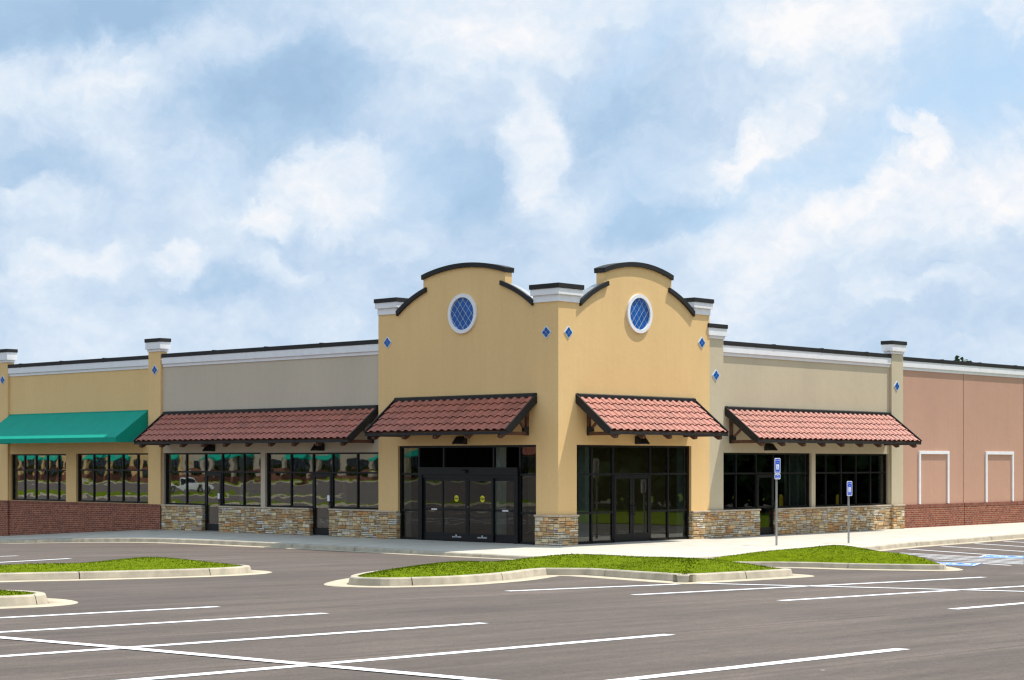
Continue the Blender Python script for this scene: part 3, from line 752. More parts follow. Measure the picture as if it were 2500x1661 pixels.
def island(pts, mound, ndens, label, idx):
    P = smooth_path(pts)
    if area(P) < 0: P = P[::-1]
    R, topf = kerb_band(P, True, None)
    G = R[6]
    def gz(X, Y):
        d = edge_dist(G, X, Y); nz = .03 * np.sin(X * 1.7 + idx) * np.cos(Y * 1.3) + .02 * np.sin(X * .9 - Y * 2.1)
        s = np.clip(d / (1.9 if idx != 4 else 1.7), 0, 1); return lot(X, Y) + .135 + (mound + nz) * (1 - (1 - s) ** 2.0)
    t = fill(G, gz, .35, 'grass', M['turf'], kind='stuff')
    t['label'] = label; t['category'] = 'grass'
    # blades of grass joined to the turf
    A = abs(area(G)); cnt = int(A * ndens)
    X = rng.uniform(min(p.x for p in G), max(p.x for p in G), cnt * 3); Y = rng.uniform(min(p.y for p in G), max(p.y for p in G), cnt * 3)
    ok = inside_np(G, X, Y); X, Y = X[ok][:cnt], Y[ok][:cnt]
    Z = gz(X, Y) - .008; n = len(X)
    pat = .5 + .5 * np.sin(X * 2.3 + np.sin(Y * 1.9)) * np.cos(Y * 2.7 + np.sin(X * 1.3))
    h = rng.uniform(.010, .024, n) * (1 + .3 * pat); h[rng.random(n) < .006] *= 2.2
    a = rng.uniform(0, 2 * PI, n); w = rng.uniform(.009, .017, n); l = rng.uniform(.0, .6, n) * h; la = rng.uniform(0, 2 * PI, n)
    v = np.empty((n, 3, 3)); c, s = np.cos(a) * w, np.sin(a) * w
    v[:, 0] = np.stack([X - c, Y - s, Z], 1); v[:, 1] = np.stack([X + c, Y + s, Z], 1); v[:, 2] = np.stack([X + np.cos(la) * l, Y + np.sin(la) * l, Z + h], 1)
    k = rng.uniform(.88, 1.12, n)[:, None]; yl = (rng.random(n) < .07 + .14 * (pat > .8))[:, None]
    cd = edge_dist(G, X, Y)[:, None]
    col = np.where(yl, np.array([[.20, .205, .012]]), np.array([[.114, .156, .0006]]) * (.88 + .25 * pat[:, None])) * k
    me = bpy.data.meshes.new('blades'); me.vertices.add(3 * n); me.vertices.foreach_set('co', v.ravel())
    me.loops.add(3 * n); me.loops.foreach_set('vertex_index', np.arange(3 * n, dtype=np.int32)); me.polygons.add(n); me.polygons.foreach_set('loop_start', np.arange(0, 3 * n, 3, dtype=np.int32))
    me.update(calc_edges=True)
    at = me.color_attributes.new('tint', 'FLOAT_COLOR', 'CORNER'); arr = np.ones((n, 3, 4), np.float32); arr[:, :, :3] = col[:, None, :]; at.data.foreach_set('color', arr.ravel())
    me.materials.append(M['grass']); o = bpy.data.objects.new('grass_blades', me); COL.objects.link(o); o.parent = t; o['kind'] = 'stuff'
ISL = [
 ([(-34, -7.6), (-24.6, -8.35), (-23.1, -8.9), (-20.9, -9.25), (-19.4, -9.1), (-18.4, -8.55), (-17.9, -7.9), (-17.8, -6.8), (-18.4, -5.2), (-19.2, -4.2), (-20.4, -4.3), (-21.8, -5.2), (-23.4, -5.8), (-25, -5.2), (-27, -3.8), (-30, -2.6), (-34, -2.4)], .16, 620, 'long grass island with a wavy back edge behind a pale kerb at the left', 1),
 ([(-34, -14.6), (-29.2, -15.9), (-28.4, -15.95), (-27.75, -15.6), (-27.3, -14.9), (-27.2, -13.9), (-27.8, -12.3), (-29.5, -11.4), (-34, -11)], .14, 800, 'small rounded grass island tip at the lower left edge', 2),
 ([(-21.6, -13.75), (-21.65, -14.6), (-21.2, -15.25), (-19.8, -15.5), (-18.6, -15.25), (-17.3, -14.8), (-16.0, -14.1), (-15.5, -13.85), (-15.45, -13.95), (-15.6, -14.4), (-16.6, -17.2), (-16.85, -17.8), (-16.8, -17.92), (-16.4, -17.95), (-15.0, -17.93), (-12.9, -17.8), (-12.2, -17.65), (-11.9, -17.2), (-11.3, -15.6), (-10.3, -13.6), (-10.2, -11.8), (-11.6, -10.8), (-14, -10.4), (-16.6, -10.7), (-18.9, -11.5), (-20.65, -12.75)], .20, 700, 'large stepped grass island in the middle of the parking lot', 3),
 ([(-3.3, -7.15), (-2.7, -8.0), (-1.25, -9.46), (-.97, -10.89), (-.3, -12.3), (.35, -13.35), (1.0, -13.45), (1.6, -13.0), (2.5, -11.8), (3.6, -10.2), (4.4, -8.6), (4.4, -7.4), (3.4, -6.75), (1.5, -6.6), (-.6, -6.6), (-2.6, -6.55)], .33, 700, 'grass island beside the blue disabled parking bays', 4),
]
for a in ISL: island(*a)
# islands further along the lot, seen as bright bands in the shop windows
island([(-36.5, 36), (-36.5, 110), (-37.3, 111.6), (-39.3, 111.6), (-40, 110), (-40, 36), (-39.2, 34.6), (-37.3, 34.6)], .12, 40, 'grass island mirrored in the windows of the left shops', 5)
island([(-94, 90), (-94, 205), (-95, 207), (-99, 207), (-100, 205), (-100, 90), (-99, 88), (-95, 88)], .12, 25, 'narrow grass island mirrored in the windows beside the opposite shops', 6)

island([(-58.5, 80), (-58.5, 150), (-59.3, 151.6), (-61.3, 151.6), (-62, 150), (-62, 80), (-61.2, 78.6), (-59.3, 78.6)], .12, 25, 'middle grass island mirrored low in the left shop windows', 7)
# pavement along the shops with its kerb
KP = [(-2.95, 75), (-2.95, 30), (-2.95, 12), (-2.97, 7), (-3.1, 4.2), (-3.32, 2.2), (-3.4, -1.2), (-3.35, -3.6), (-2.9, -4.9), (-1.4, -5.75), (2, -5.95), (8.3, -5.9), (10.5, -5.45), (12.2, -5.2), (14.8, -5.08), (17.8, -4.85), (21, -4.55), (30, -4.2), (58, -4)]
kp = smooth_path(KP, False, 2, .35)
outer = offs(kp, -.42, False)
def kbase(x, y): return float(lot(x, y))
R, _ = kerb_band(outer, False, None, topf=lambda x, y: float(walk_z(x, y)) + .004)
edge = R[6]
poly = list(edge) + [Vector((58, .35)), Vector((.35, .35)), Vector((.35, 75))]
wk = fill(poly, lambda X, Y: walk_z(X, Y), .8, 'walkway', M['concrete']); wk['kind'] = 'structure'

# ------------------------------------------------------------------ tall corner store
cs = empty('corner_store', (0, 0, 0), 'tall yellow corner store with two curved gables, blue round windows and tiled awnings', 'store')
OL = (.93, 7.22, -.2, 3.13); OR = (.87, 6.73, -.2, 3.13)
LW_, RW_ = 8.18, 7.74
TH = .32; ZS = 7.45
def bez(p, q, bulge, n=9):
    p = Vector(p); q = Vector(q); m = (p + q) / 2; d = (q - p); nn = Vector((-d.y, d.x)).normalized()
    if nn.y < 0: nn = -nn
    c = m + nn * bulge * 2
    return [tuple(p * (1 - t) ** 2 + c * 2 * t * (1 - t) + q * t * t) for t in [i / n for i in range(n + 1)]]
def gable(F, W, hole, cA, cB, sh, apex, lowz, upz, shz, name_side):
    """cA, cB: inner edges of the end pillars; sh: the two shoulders of the arch; apex: (s, z)"""
    w = MB(); wall_grid(w, F, .0 if F is RF else TH, W, -.3, ZS, [hole], -TH, 0)
    if F is LF: pass
    a, b = sh
    rk1 = bez((cA, lowz), (a + .18, upz), .07); rk2 = bez((b - .18, upz), (cB, lowz), .07)
    arc = [(a + (b - a) * i / 18, shz + (apex[1] - shz) * (1 - ((a + (b - a) * i / 18 - apex[0]) / ((b - a) / 2)) ** 2)) for i in range(19)]
    zr1 = [p for p in rk1 if p[0] < a]; zr2 = [p for p in rk2 if p[0] > b]
    za = np.interp(a, [p[0] for p in rk1], [p[1] for p in rk1]); zb = np.interp(b, [p[0] for p in rk2], [p[1] for p in rk2])
    outline = [(cA, ZS)] + zr1 + [(a, float(za))] + arc + [(b, float(zb))] + zr2 + [(cB, ZS)]
    w.prism(outline, lambda s, z, d: F(s, d, z), -TH, 0)
    wo = w.build('gable_wall', M['yellow'], cs)
    cp = []
    def strip(pts, t, d0, d1, name='coping'):
        m = MB(); n = len(pts)
        up = []
        for i in range(n):
            p = Vector(pts[max(i - 1, 0)]); q = Vector(pts[min(i + 1, n - 1)]); tt = (q - p).normalized(); nn = Vector((-tt.y, tt.x)); nn = nn if nn.y > 0 else -nn
            up.append((pts[i][0] + nn.x * t * .35, pts[i][1] + t * max(1.0, 1 / max(.5, nn.y)) * .98))
        m.prism(list(pts) + up[::-1], lambda s, z, d: F(s, d, z), d0, d1)
        return m.build(name, M['black'], wo, bevel=.006)
    strip(arc[:1] and [(arc[0][0] - .03, arc[0][1] - .012)] + arc[1:-1] + [(arc[-1][0] + .03, arc[-1][1] - .012)], .155, -TH - .07, .075)
    strip([(rk1[0][0] - .0, rk1[0][1])] + rk1[1:], .14, -.02, .085); strip(rk2, .14, -.02, .085)
    # metal cap over the thickness of the sloping parapet behind the front strip
    for pts in (zr1 + [(a, float(za))], [(b, float(zb))] + zr2):
        m = MB(); up = [(p[0], p[1] + .12) for p in pts]; m.prism([(p[0], p[1] - .02) for p in pts] + up[::-1], lambda s, z, d: F(s, d, z), -TH - .08, -.021); m.build('parapet_cap', M['steel'], wo)
    return wo
gable(LF, LW_, OL, 1.04, 7.22, (2.265, 5.99), (4.13, 8.905), 7.49, 8.23, 8.64, 'l')
gable(RF, RW_, OR, 1.0, 6.82, (2.19, 5.65), (3.92, 8.925), 7.48, 8.22, 8.63, 'r')
# pillars
def pillar(x0, x1, y0, y1, ztop=7.575):
    m = MB(); m.box((x0, y0, ZS), (x1, y1, ztop)); m.build('parapet_pillar', M['yellow'], cs)
pillar(0, 1.0, 0, 1.04); pillar(0, .38, 7.26, LW_); pillar(6.84, RW_, 0, .38)
def capbox(x0, x1, y0, y1, z0, z1):
    H = z1 - z0; a = z0 + .215; b = z0 + .41; m = MB(); e = .035; m.box((x0 - e, y0 - e, z0), (x1 + e, y1 + e, a)); e = .095; m.box((x0 - e, y0 - e, a), (x1 + e, y1 + e, b))
    o = m.build('capital', M['white'], cs, bevel=.006); e = .125; c = MB(); c.box((x0 - e, y0 - e, b), (x1 + e, y1 + e, z1)); c.build('coping', M['black'], o, bevel=.008)
capbox(0, .97, 0, 1.0, 7.575, 8.135); capbox(0, .36, 7.29, LW_ - .02, 7.575, 8.125); capbox(6.87, RW_ - .02, 0, .36, 7.575, 8.125)
round_window(LF, cs, 4.14, 7.41, .645, .53); round_window(RF, cs, 3.94, 7.41, .635, .52)
for F, s in ((LF, .49), (LF, 7.72), (RF, .47), (RF, 7.30)): diamond(F, cs, s, 6.63, 0)
# left opening: sliding entrance
sk = (1.80, 6.20, 0, 2.18)
storefront(LF, cs, .93, 7.22, .0, 3.13, [1.72, 2.87, 5.14, 6.31], [(.98, .93, 1.72), (.98, 6.31, 7.22), (2.19, .93, 1.72), (2.19, 6.31, 7.22)], M['glassL'], name='entrance_screen', skip=[(1.78, 6.25, 0, 2.2)], w=.07)
ed = MB()
for a, b in ((1.75, 1.90), (6.10, 6.28)): fbox(ed, LF, a, b, -.19, -.03, 0, 2.2)
fbox(ed, LF, 1.75, 6.28, -.19, -.02, 2.17, 2.42); fbox(ed, LF, 1.9, 6.1, -.18, -.06, 2.07, 2.17)
sd = ed.build('sliding_entrance', M['frame'], cs, bevel=.004)
sn = MB(); sn.prism([(-.02, 2.24), (.07, 2.25), (.07, 2.30), (-.02, 2.36)], lambda a, b, s: LF(s, a, b), 3.98, 4.14); sn.build('motion_sensor', M['black'], sd)
for k, (a, b, dd) in enumerate(((1.90, 2.92, -.10), (2.83, 3.995, -.045), (4.005, 5.17, -.045), (5.08, 6.10, -.10))):
    l = MB(); st = .075
    fbox(l, LF, a, a + st, dd - .045, dd, .02, 2.07); fbox(l, LF, b - st, b, dd - .045, dd, .02, 2.07)
    fbox(l, LF, a + st, b - st, dd - .043, dd - .002, .02, .27); fbox(l, LF, a + st, b - st, dd - .043, dd - .002, 1.0, 1.07); fbox(l, LF, a + st, b - st, dd - .043, dd - .002, 1.97, 2.07)
    lo = l.build('door', M['frame'], cs)
    n = 6; amp = random.uniform(.0004, .0012)
    for (c, e) in ((.27, 1.0), (1.07, 1.97)):
        g = MB(); vs = []; fs = []
        for y in range(n + 1):
            for x in range(n + 1):
                u = x / n; v_ = y / n; vs.append(LF(a + st + (b - a - 2 * st) * u, dd - .02 + amp * (1 - (2 * u - 1) ** 2) * (1 - (2 * v_ - 1) ** 2), c + (e - c) * v_))
        for y in range(n):
            for x in range(n): q = y * (n + 1) + x; fs.append(facing(LF, (q, q + 1, q + n + 2, q + n + 1)))
        g.add(vs, fs); g.build('pane', M['glassL'], lo, smooth=True, recalc=False)
    X = -(dd - .002)
    if k in (1, 2):
        s = 3.30 if k == 1 else 4.62
        s = 3.32 if k == 1 else 4.50
        c = MB(); c.add([LF(s + .105 * math.cos(2 * PI * i / 32), dd - .013, 1.40 + .105 * math.sin(2 * PI * i / 32)) for i in range(32)], [tuple(range(32))]); so = c.build('door_sticker', M['sticker'], lo)
        i_ = MB(); fbox(i_, LF, s - .10, s + .10, dd - .0125, dd - .0115, 1.375, 1.425); i_.build('sticker_band', M['ink'], lo)
        text_obj('CAUTION', .042, M['sticker'], lo, (-(dd - .010), s, 1.40), (0, -1, 0), (0, 0, 1))
        text_obj('AUTOMATIC', .024, M['ink'], lo, (-(dd - .0115), s, 1.45), (0, -1, 0), (0, 0, 1)); text_obj('DOOR', .028, M['ink'], lo, (-(dd - .0115), s, 1.345), (0, -1, 0), (0, 0, 1))
        text_obj('automatic', .085, M['signwhite'], lo, (-(dd + .001), s + (0 if k == 1 else -.02), .155), (0, -1, 0), (0, 0, 1), sx=1.25)
        dt = MB(); fbox(dt, LF, s - .03, s + .03, dd - .001, dd + .001, .19, .215); dt.build('emblem', M['signwhite'], lo)
    else:
        s = 2.35 if k == 0 else 5.58
        c = MB(); fbox(c, LF, s - .13, s + .13, dd - .003, dd + .0015, 1.012, 1.058); c.build('door_sticker', M['signwhite'], lo)
        text_obj('IN EMERGENCY PUSH TO OPEN', .018, M['redlamp'], lo, (-(dd + .003), s, 1.036), (0, -1, 0), (0, 0, 1))
lk = MB(); lk.tube(LF(3.96, -.044, 1.13), LF(3.96, -.03, 1.13), .018, 12); lk.build('lock', M['steel'], sd)
# right opening: double door
storefront(RF, cs, .87, 6.73, .0, 3.13, [1.72, 2.76, 4.66, 5.61], [(.98, .87, 2.76), (.98, 4.66, 6.73), (2.20, .87, 6.73)], M['glassR'], name='entrance_screen', skip=[(2.79, 4.63, 0, 2.17)], w=.07)
door(RF, cs, 2.80, 3.705, 2.16, M['glassR'], hinge='l', bottom=.27); door(RF, cs, 3.715, 4.62, 2.16, M['glassR'], hinge='r', bottom=.27)
stone_base(LF, [(-.05, .93), (7.22, 8.2)], .05, cs, .93, [(7.22, -1)], True); stone_base(RF, [(-.05, .87), (6.73, 7.76)], .05, cs, .93, [(6.73, -1)], True)
tile_awning(LF, cs, .93, 7.30, 4.755, 3.45, 1.35, 5, (.35, .35)); tile_awning(RF, cs, .86, 6.85, 4.745, 3.45, 1.38, 5, (.54, .5))
wall_light(LF, cs, 4.17); wall_light(RF, cs, 3.96)
li = MB(); wall_grid(li, LF, .62, 8.1, -.05, 3.7, [OL], -.62, -TH - .002); li.build('interior_lining', M['drywall'], cs)
li = MB(); wall_grid(li, RF, .40, 7.6, -.05, 3.7, [OR], -.62, -TH - .004); li.build('interior_lining', M['drywall'], cs)
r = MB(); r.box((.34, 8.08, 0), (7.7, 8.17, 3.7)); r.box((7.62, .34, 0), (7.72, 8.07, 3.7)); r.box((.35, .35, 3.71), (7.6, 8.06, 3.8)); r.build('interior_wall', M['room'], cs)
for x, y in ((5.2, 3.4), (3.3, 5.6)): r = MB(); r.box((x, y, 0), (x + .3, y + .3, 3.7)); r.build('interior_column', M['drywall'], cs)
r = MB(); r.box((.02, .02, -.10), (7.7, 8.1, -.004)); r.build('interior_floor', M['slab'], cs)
r = MB(); r.box((.33, .33, 6.9), (7.73, 8.17, 7.0)); r.build('roof', M['roofing'], cs)
r = MB(); r.box((7.42, .33, 0), (7.74, 8.18, 7.4)); r.box((.33, 7.86, 3.85), (7.41, 8.18, 7.4)); r.build('rear_wall', M['yellow'], cs)

# ------------------------------------------------------------------ low wings
def wing_wall(F, parent, s0, s1, holes, mat, wd=-.15, z0=-.3, z1=6.30):
    w = MB(); wall_grid(w, F, s0, s1, z0, z1, holes, wd - .17, wd); return w.build('wall', M[mat], parent)
def pilaster(F, parent, s0, s1, mat, ztop, d=-.05, zc=6.82, ht=.5, dia=None, zd=5.55, back=-.36):
    m = MB(); fbox(m, F, s0, s1, back, d, -.3, zc); o = m.build('pilaster', M[mat], parent)
    H = ztop - zc; e1, e2 = .035, .09
    m = MB(); fbox(m, F, s0 - e1, s1 + e1, back - e1, d + e1, zc, zc + .10); fbox(m, F, s0 - e2, s1 + e2, back - e2, d + e2, zc + .10, ztop - .14); c = m.build('capital', M['white'], parent, bevel=.006)
    m = MB(); fbox(m, F, s0 - .115, s1 + .115, back - .115, d + .115, ztop - .14, ztop); m.build('coping', M['black'], c, bevel=.008)
    if dia: diamond(F, parent, dia, zd, d)
WD = -.15
def sh(F, dd): return lambda s, d, z: F(s, d + dd, z)

# grey shop left of the corner
g1 = empty('shop_unit', (0, 14.4, 0), 'grey stucco shop with a long red tiled awning, left of the tall yellow corner store', 'shop')
w1 = (14.645, 20.54, .95, 2.94); w2 = (8.30, 14.40, .95, 2.925)
d1 = (17.04, 18.06, -.2, .96); d2 = (10.83, 11.86, -.2, .96)
wing_wall(LF, g1, 8.185, 20.6, [w1, w2, d1, d2], 'grey')
FW = sh(LF, WD)
storefront(FW, g1, 14.645, 20.54, .95, 2.94, [15.767, 17.04, 18.06, 19.235], [(2.22, 14.7, 20.5)], M['glassW'], skip=[(17.07, 18.03, .9, 2.19)])
storefront(FW, g1, 8.30, 14.40, .95, 2.925, [9.526, 10.83, 11.86, 13.07], [(2.22, 8.35, 14.35)], M['glassW'], skip=[(10.86, 11.83, .9, 2.19)])
for a, b in ((17.07, 18.03), (10.86, 11.83)):
    door(FW, g1, a, b, 2.18, M['glassW'], hinge='r', note=True)
    jb = MB(); fbox(jb, FW, a - .03, a, -.19, -.08, 0, .95); fbox(jb, FW, b, b + .03, -.19, -.08, 0, .95); jb.build('door_frame', M['frame'], g1)
stone_base(FW, [(8.2, 10.83), (11.86, 17.04), (18.06, 20.6)], .05, g1, .95, [(11.86, -1), (18.06, -1)])
cornice(FW, g1, 8.185, 20.55, 0)
tile_awning(FW, g1, 8.36, 20.45, 4.54, 3.26, 1.38, 10, (.25, .25))
wall_light(FW, g1, 17.55, 2.99, 3.24); wall_light(FW, g1, 11.35, 2.99, 3.24)
interior(FW, g1, 8.2, 20.58, 3.6, [w1, w2, d1, d2], 7.2, -.172)
b_ = MB(); b_.box((7.2, 8.25, 0), (7.4, 20.6, 6.5)); b_.build('rear_wall', M['grey'], g1); b_ = MB(); b_.box((.33, 8.2, 6.1), (7.19, 20.58, 6.2)); b_.build('roof', M['roofing'], g1)
for x, y in ((4.2, 14.5), (3.0, 19.2)): pc = MB(); pc.box((x, y, 0), (x + .25, y + .25, 3.6)); pc.build('interior_column', M['drywall'], g1)

# yellow shop with the green awning
y1 = empty('shop_unit', (0, 26.5, 0), 'yellow shop with a green canvas awning over two windows above a red brick base', 'shop')
w3 = (21.545, 26.486, .97, 2.94); w4 = (27.22, 31.42, .97, 2.93)
wing_wall(LF, y1, 21.38, 31.5, [w3, w4], 'yellow', z0=-.8)
storefront(FW, y1, *w3, [22.38, 23.384, 24.389, 25.403], [(2.27, 21.6, 26.45)], M['glassW'])
storefront(FW, y1, *w4, [27.93, 28.777, 29.628, 30.491], [(2.25, 27.25, 31.4)], M['glassW'])
pilaster(LF, y1, 20.6, 21.38, 'yellow', 7.38, dia=20.96, zd=6.16, zc=6.87)
pilaster(LF, y1, 31.47, 32.3, 'yellow', 7.42, dia=31.86, zd=6.11, zc=6.85)
wing_wall(LF, y1, 32.3, 40, [], 'yellow', z0=-.9)
cornice(FW, y1, 21.38, 31.47, 0, 6.24); cornice(FW, y1, 32.3, 40, 0, 6.24)
for (a, b, dd) in ((20.6, 21.40, .11), (21.40, 31.45, .04), (31.45, 32.32, .11), (32.32, 40, .04)):
    m = MB(); fbox(m, FW, a, b, -.02, dd, -1.2, .84); o = m.build('brick_base', M['brick'], y1)
    m = MB(); fbox(m, FW, a, b, -.02, dd + .008, .84, .955); m.build('brick_cap', M['rowlock'], o)
aw = MB(); PJ = 1.5
aw.prism([(0.01, 4.60), (PJ, 3.55), (PJ, 3.36), (PJ - .015, 3.36), (PJ - .015, 3.54), (0.01, 4.575)], lambda a, b, s: FW(s, a, b), 21.56, 31.45)
for s in (21.548, 31.45): aw.prism([(0.01, 4.598), (PJ - .002, 3.548), (PJ - .002, 3.36), (.01, 3.36)], lambda a, b, q: FW(q, a, b), s, s + .012)
ao = aw.build('awning', M['awning'], y1)
fr = MB()
for s in (21.6, 24, 26.5, 29, 31.4): fr.bar(FW(s, .02, 4.54), FW(s, PJ - .04, 3.50), .03, .03); fr.bar(FW(s, .02, 3.42), FW(s, PJ - .04, 3.42), .03, .03)
fr.build('awning_frame', M['steel'], ao)
hs = MB(); fbox(hs, FW, 21.55, 31.45, .0, .03, 4.585, 4.625); hs.build('head_rail', M['awning'], ao)
interior(FW, y1, 20.65, 32.2, 3.6, [w3, w4], 7.2, -.172)
b_ = MB(); b_.box((7.2, 20.62, 0), (7.4, 40, 6.5)); b_.build('rear_wall', M['yellow'], y1); b_ = MB(); b_.box((.33, 20.62, 6.1), (7.19, 40, 6.2)); b_.build('roof', M['roofing'], y1)

# greige shop right of the corner
g2 = empty('shop_unit', (14.2, 0, 0), 'beige stucco shop with a long tiled awning behind the two blue parking signs', 'shop')
w5 = (8.657, 14.119, .93, 2.915); w6 = (14.374, 19.40, .93, 2.905); d5 = (10.81, 11.86, -.2, .94)
wing_wall(RF, g2, 8.60, 19.46, [w5, w6, d5], 'greige')
FR = sh(RF, WD)
storefront(FR, g2, *w5, [9.613, 10.81, 11.86, 12.856], [(2.19, 8.7, 14.1)], M['glassR'], skip=[(10.84, 11.83, .9, 2.16)])
storefront(FR, g2, *w6, [15.22, 16.241, 17.263, 18.285], [(2.19, 14.4, 19.4)], M['glassR'])
door(FR, g2, 10.84, 11.83, 2.15, M['glassR'], hinge='l', mid=1.0)
jb = MB(); fbox(jb, FR, 10.81, 10.84, -.19, -.08, 0, .93); fbox(jb, FR, 11.83, 11.86, -.19, -.08, 0, .93); jb.build('door_frame', M['frame'], g2)
pilaster(RF, g2, 7.75, 8.60, 'greige', 7.31, dia=8.165, zd=5.56, zc=6.81)
pilaster(RF, g2, 19.46, 20.30, 'greige', 7.29, dia=19.83, zd=5.54, zc=6.79)
cornice(FR, g2, 8.60, 19.46, 0, 6.26)
stone_base(FR, [(8.60, 10.81), (11.86, 19.46)], .05, g2, .93, [(11.86, -1)]); stone_base(RF, [(7.77, 8.60), (19.46, 20.30)], -.0, g2, .93, [(19.46, -1)])
tile_awning(FR, g2, 8.85, 19.42, 4.525, 3.26, 1.37, 9, (.27, .3))
wall_light(FR, g2, 11.37, 3.0, 3.24)
interior(FR, g2, 7.85, 20.25, 3.6, [w5, w6, d5], 7.8, -.172)
pc = MB(); fbox(pc, FR, 14.1, 14.39, -1.2, -.6, 0, 3.6); pc.build('interior_column', M['drywall'], g2)
b_ = MB(); b_.box((7.76, 8.0, 0), (20.3, 8.2, 6.5)); b_.build('rear_wall', M['greige'], g2); b_ = MB(); b_.box((7.77, .33, 6.1), (20.3, 7.99, 6.2)); b_.build('roof', M['roofing'], g2)

# pink store
p1 = empty('store', (32, 0, 0), 'pink stucco store with white blind frames and brick base at the right edge', 'store')
for a, b in ((20.30, 25.12), (25.17, 30.24), (30.29, 38), (38.05, 46)):
    wing_wall(RF, p1, a, b, [], 'pink', z1=6.26)
m = MB(); fbox(m, RF, 20.3, 46, -.50, -.325, -.3, 6.2); m.build('backing_wall', M['pink'], p1)
cornice(FR, p1, 20.30, 46, 0, 6.20)
for a, b in ((20.30, 25.12), (25.17, 30.24), (30.29, 38), (38.05, 46)):
    m = MB(); fbox(m, FR, a, b, -.02, .05, -.5, .80); o = m.build('brick_base', M['brick'], p1)
    m = MB(); fbox(m, FR, a, b, -.02, .06, .80, .915); m.build('brick_cap', M['rowlock'], o)
m = MB(); fbox(m, FR, 20.3, 46, -.3, -.02, -.3, .9); m.build('brick_joint', M['mortar'], p1)
for a, b in ((21.60, 23.94), (26.94, 29.33), (33.6, 36.0), (40, 42.4)):
    m = MB(); t = .125; fbox(m, FR, a, a + t, 0, .055, .925, 3.035 - t); fbox(m, FR, b - t, b, 0, .055, .925, 3.035 - t); fbox(m, FR, a, b, 0, .058, 3.035 - t, 3.035)
    m.build('blind_frame', M['white'], p1, bevel=.006)
b_ = MB(); b_.box((20.35, 12, 0), (46, 12.3, 6.5)); b_.box((45.7, .2, 0), (46, 12, 6.5)); b_.build('rear_wall', M['pink'], p1); b_ = MB(); b_.box((20.35, .52, 6.1), (45.69, 11.99, 6.2)); b_.build('roof', M['roofing'], p1)

# ------------------------------------------------------------------ row of shops opposite, mirrored in the left windows
op = empty('shop_row', (-105, 150, 0), 'row of yellow and grey shops mirrored in the dark windows of the left shops', 'shop row')
def opp(s0, s1, mat, aw_, z=.95):
    n = max(1, round((s1 - s0) / 5.6)); h = []
    for i in range(n):
        a = s0 + (s1 - s0) * i / n + .9; b = s0 + (s1 - s0) * (i + 1) / n - .9; h.append((a, b, z, 2.93))
    w = MB(); wall_grid(w, OF, s0, s1, -.9, 6.75, h, -.3, 0); w.build('wall', M[mat], op)
    for q in h: storefront(OF, op, *q, [q[0] + (q[1] - q[0]) * k / 4 for k in (1, 2, 3)], [(2.25, q[0], q[1])], M['glassR'])
    m = MB(); fbox(m, OF, s0, s1, -.02, .05, -.9, .95); m.build('brick_base' if aw_ == 'g' else 'stone_base', M['brick' if aw_ == 'g' else 'sill'], op)
    cornice(OF, op, s0, s1, 0, 6.3)
    if aw_ == 'g':
        for q in [q for i, q in enumerate(h) if i % 3 != 1]:
            m = MB(); m.prism([(0.0, 4.2), (1.3, 3.2), (1.3, 3.0), (0, 3.0)], lambda a, b, s: OF(s, a, b), q[0] - .4, q[1] + .4); m.build('awning', M['awning'], op)
    else: tile_awning(OF, op, s0 + .3, s1 - .3, 4.54, 3.26, 1.25, 8, (.25, .25))
opp(84, 112, 'grey', 't'); opp(112.2, 118, 'yellow', 'g'); opp(118.2, 134, 'grey', 'g'); opp(134.2, 160, 'grey', 'g'); opp(160.2, 216, 'yellow', 'g')
m = MB(); m.box((-120, 84, 6.45), (-105.31, 216, 6.55)); m.build('roof', M['roofing'], op)
m = MB(); m.box((-120, 84, -1), (-119.7, 216, 6.4)); m.box((-119.7, 84, -1), (-105.31, 84.3, 6.44)); m.box((-119.7, 215.7, -1), (-105.31, 216, 6.44)); m.build('rear_wall', M['grey'], op)

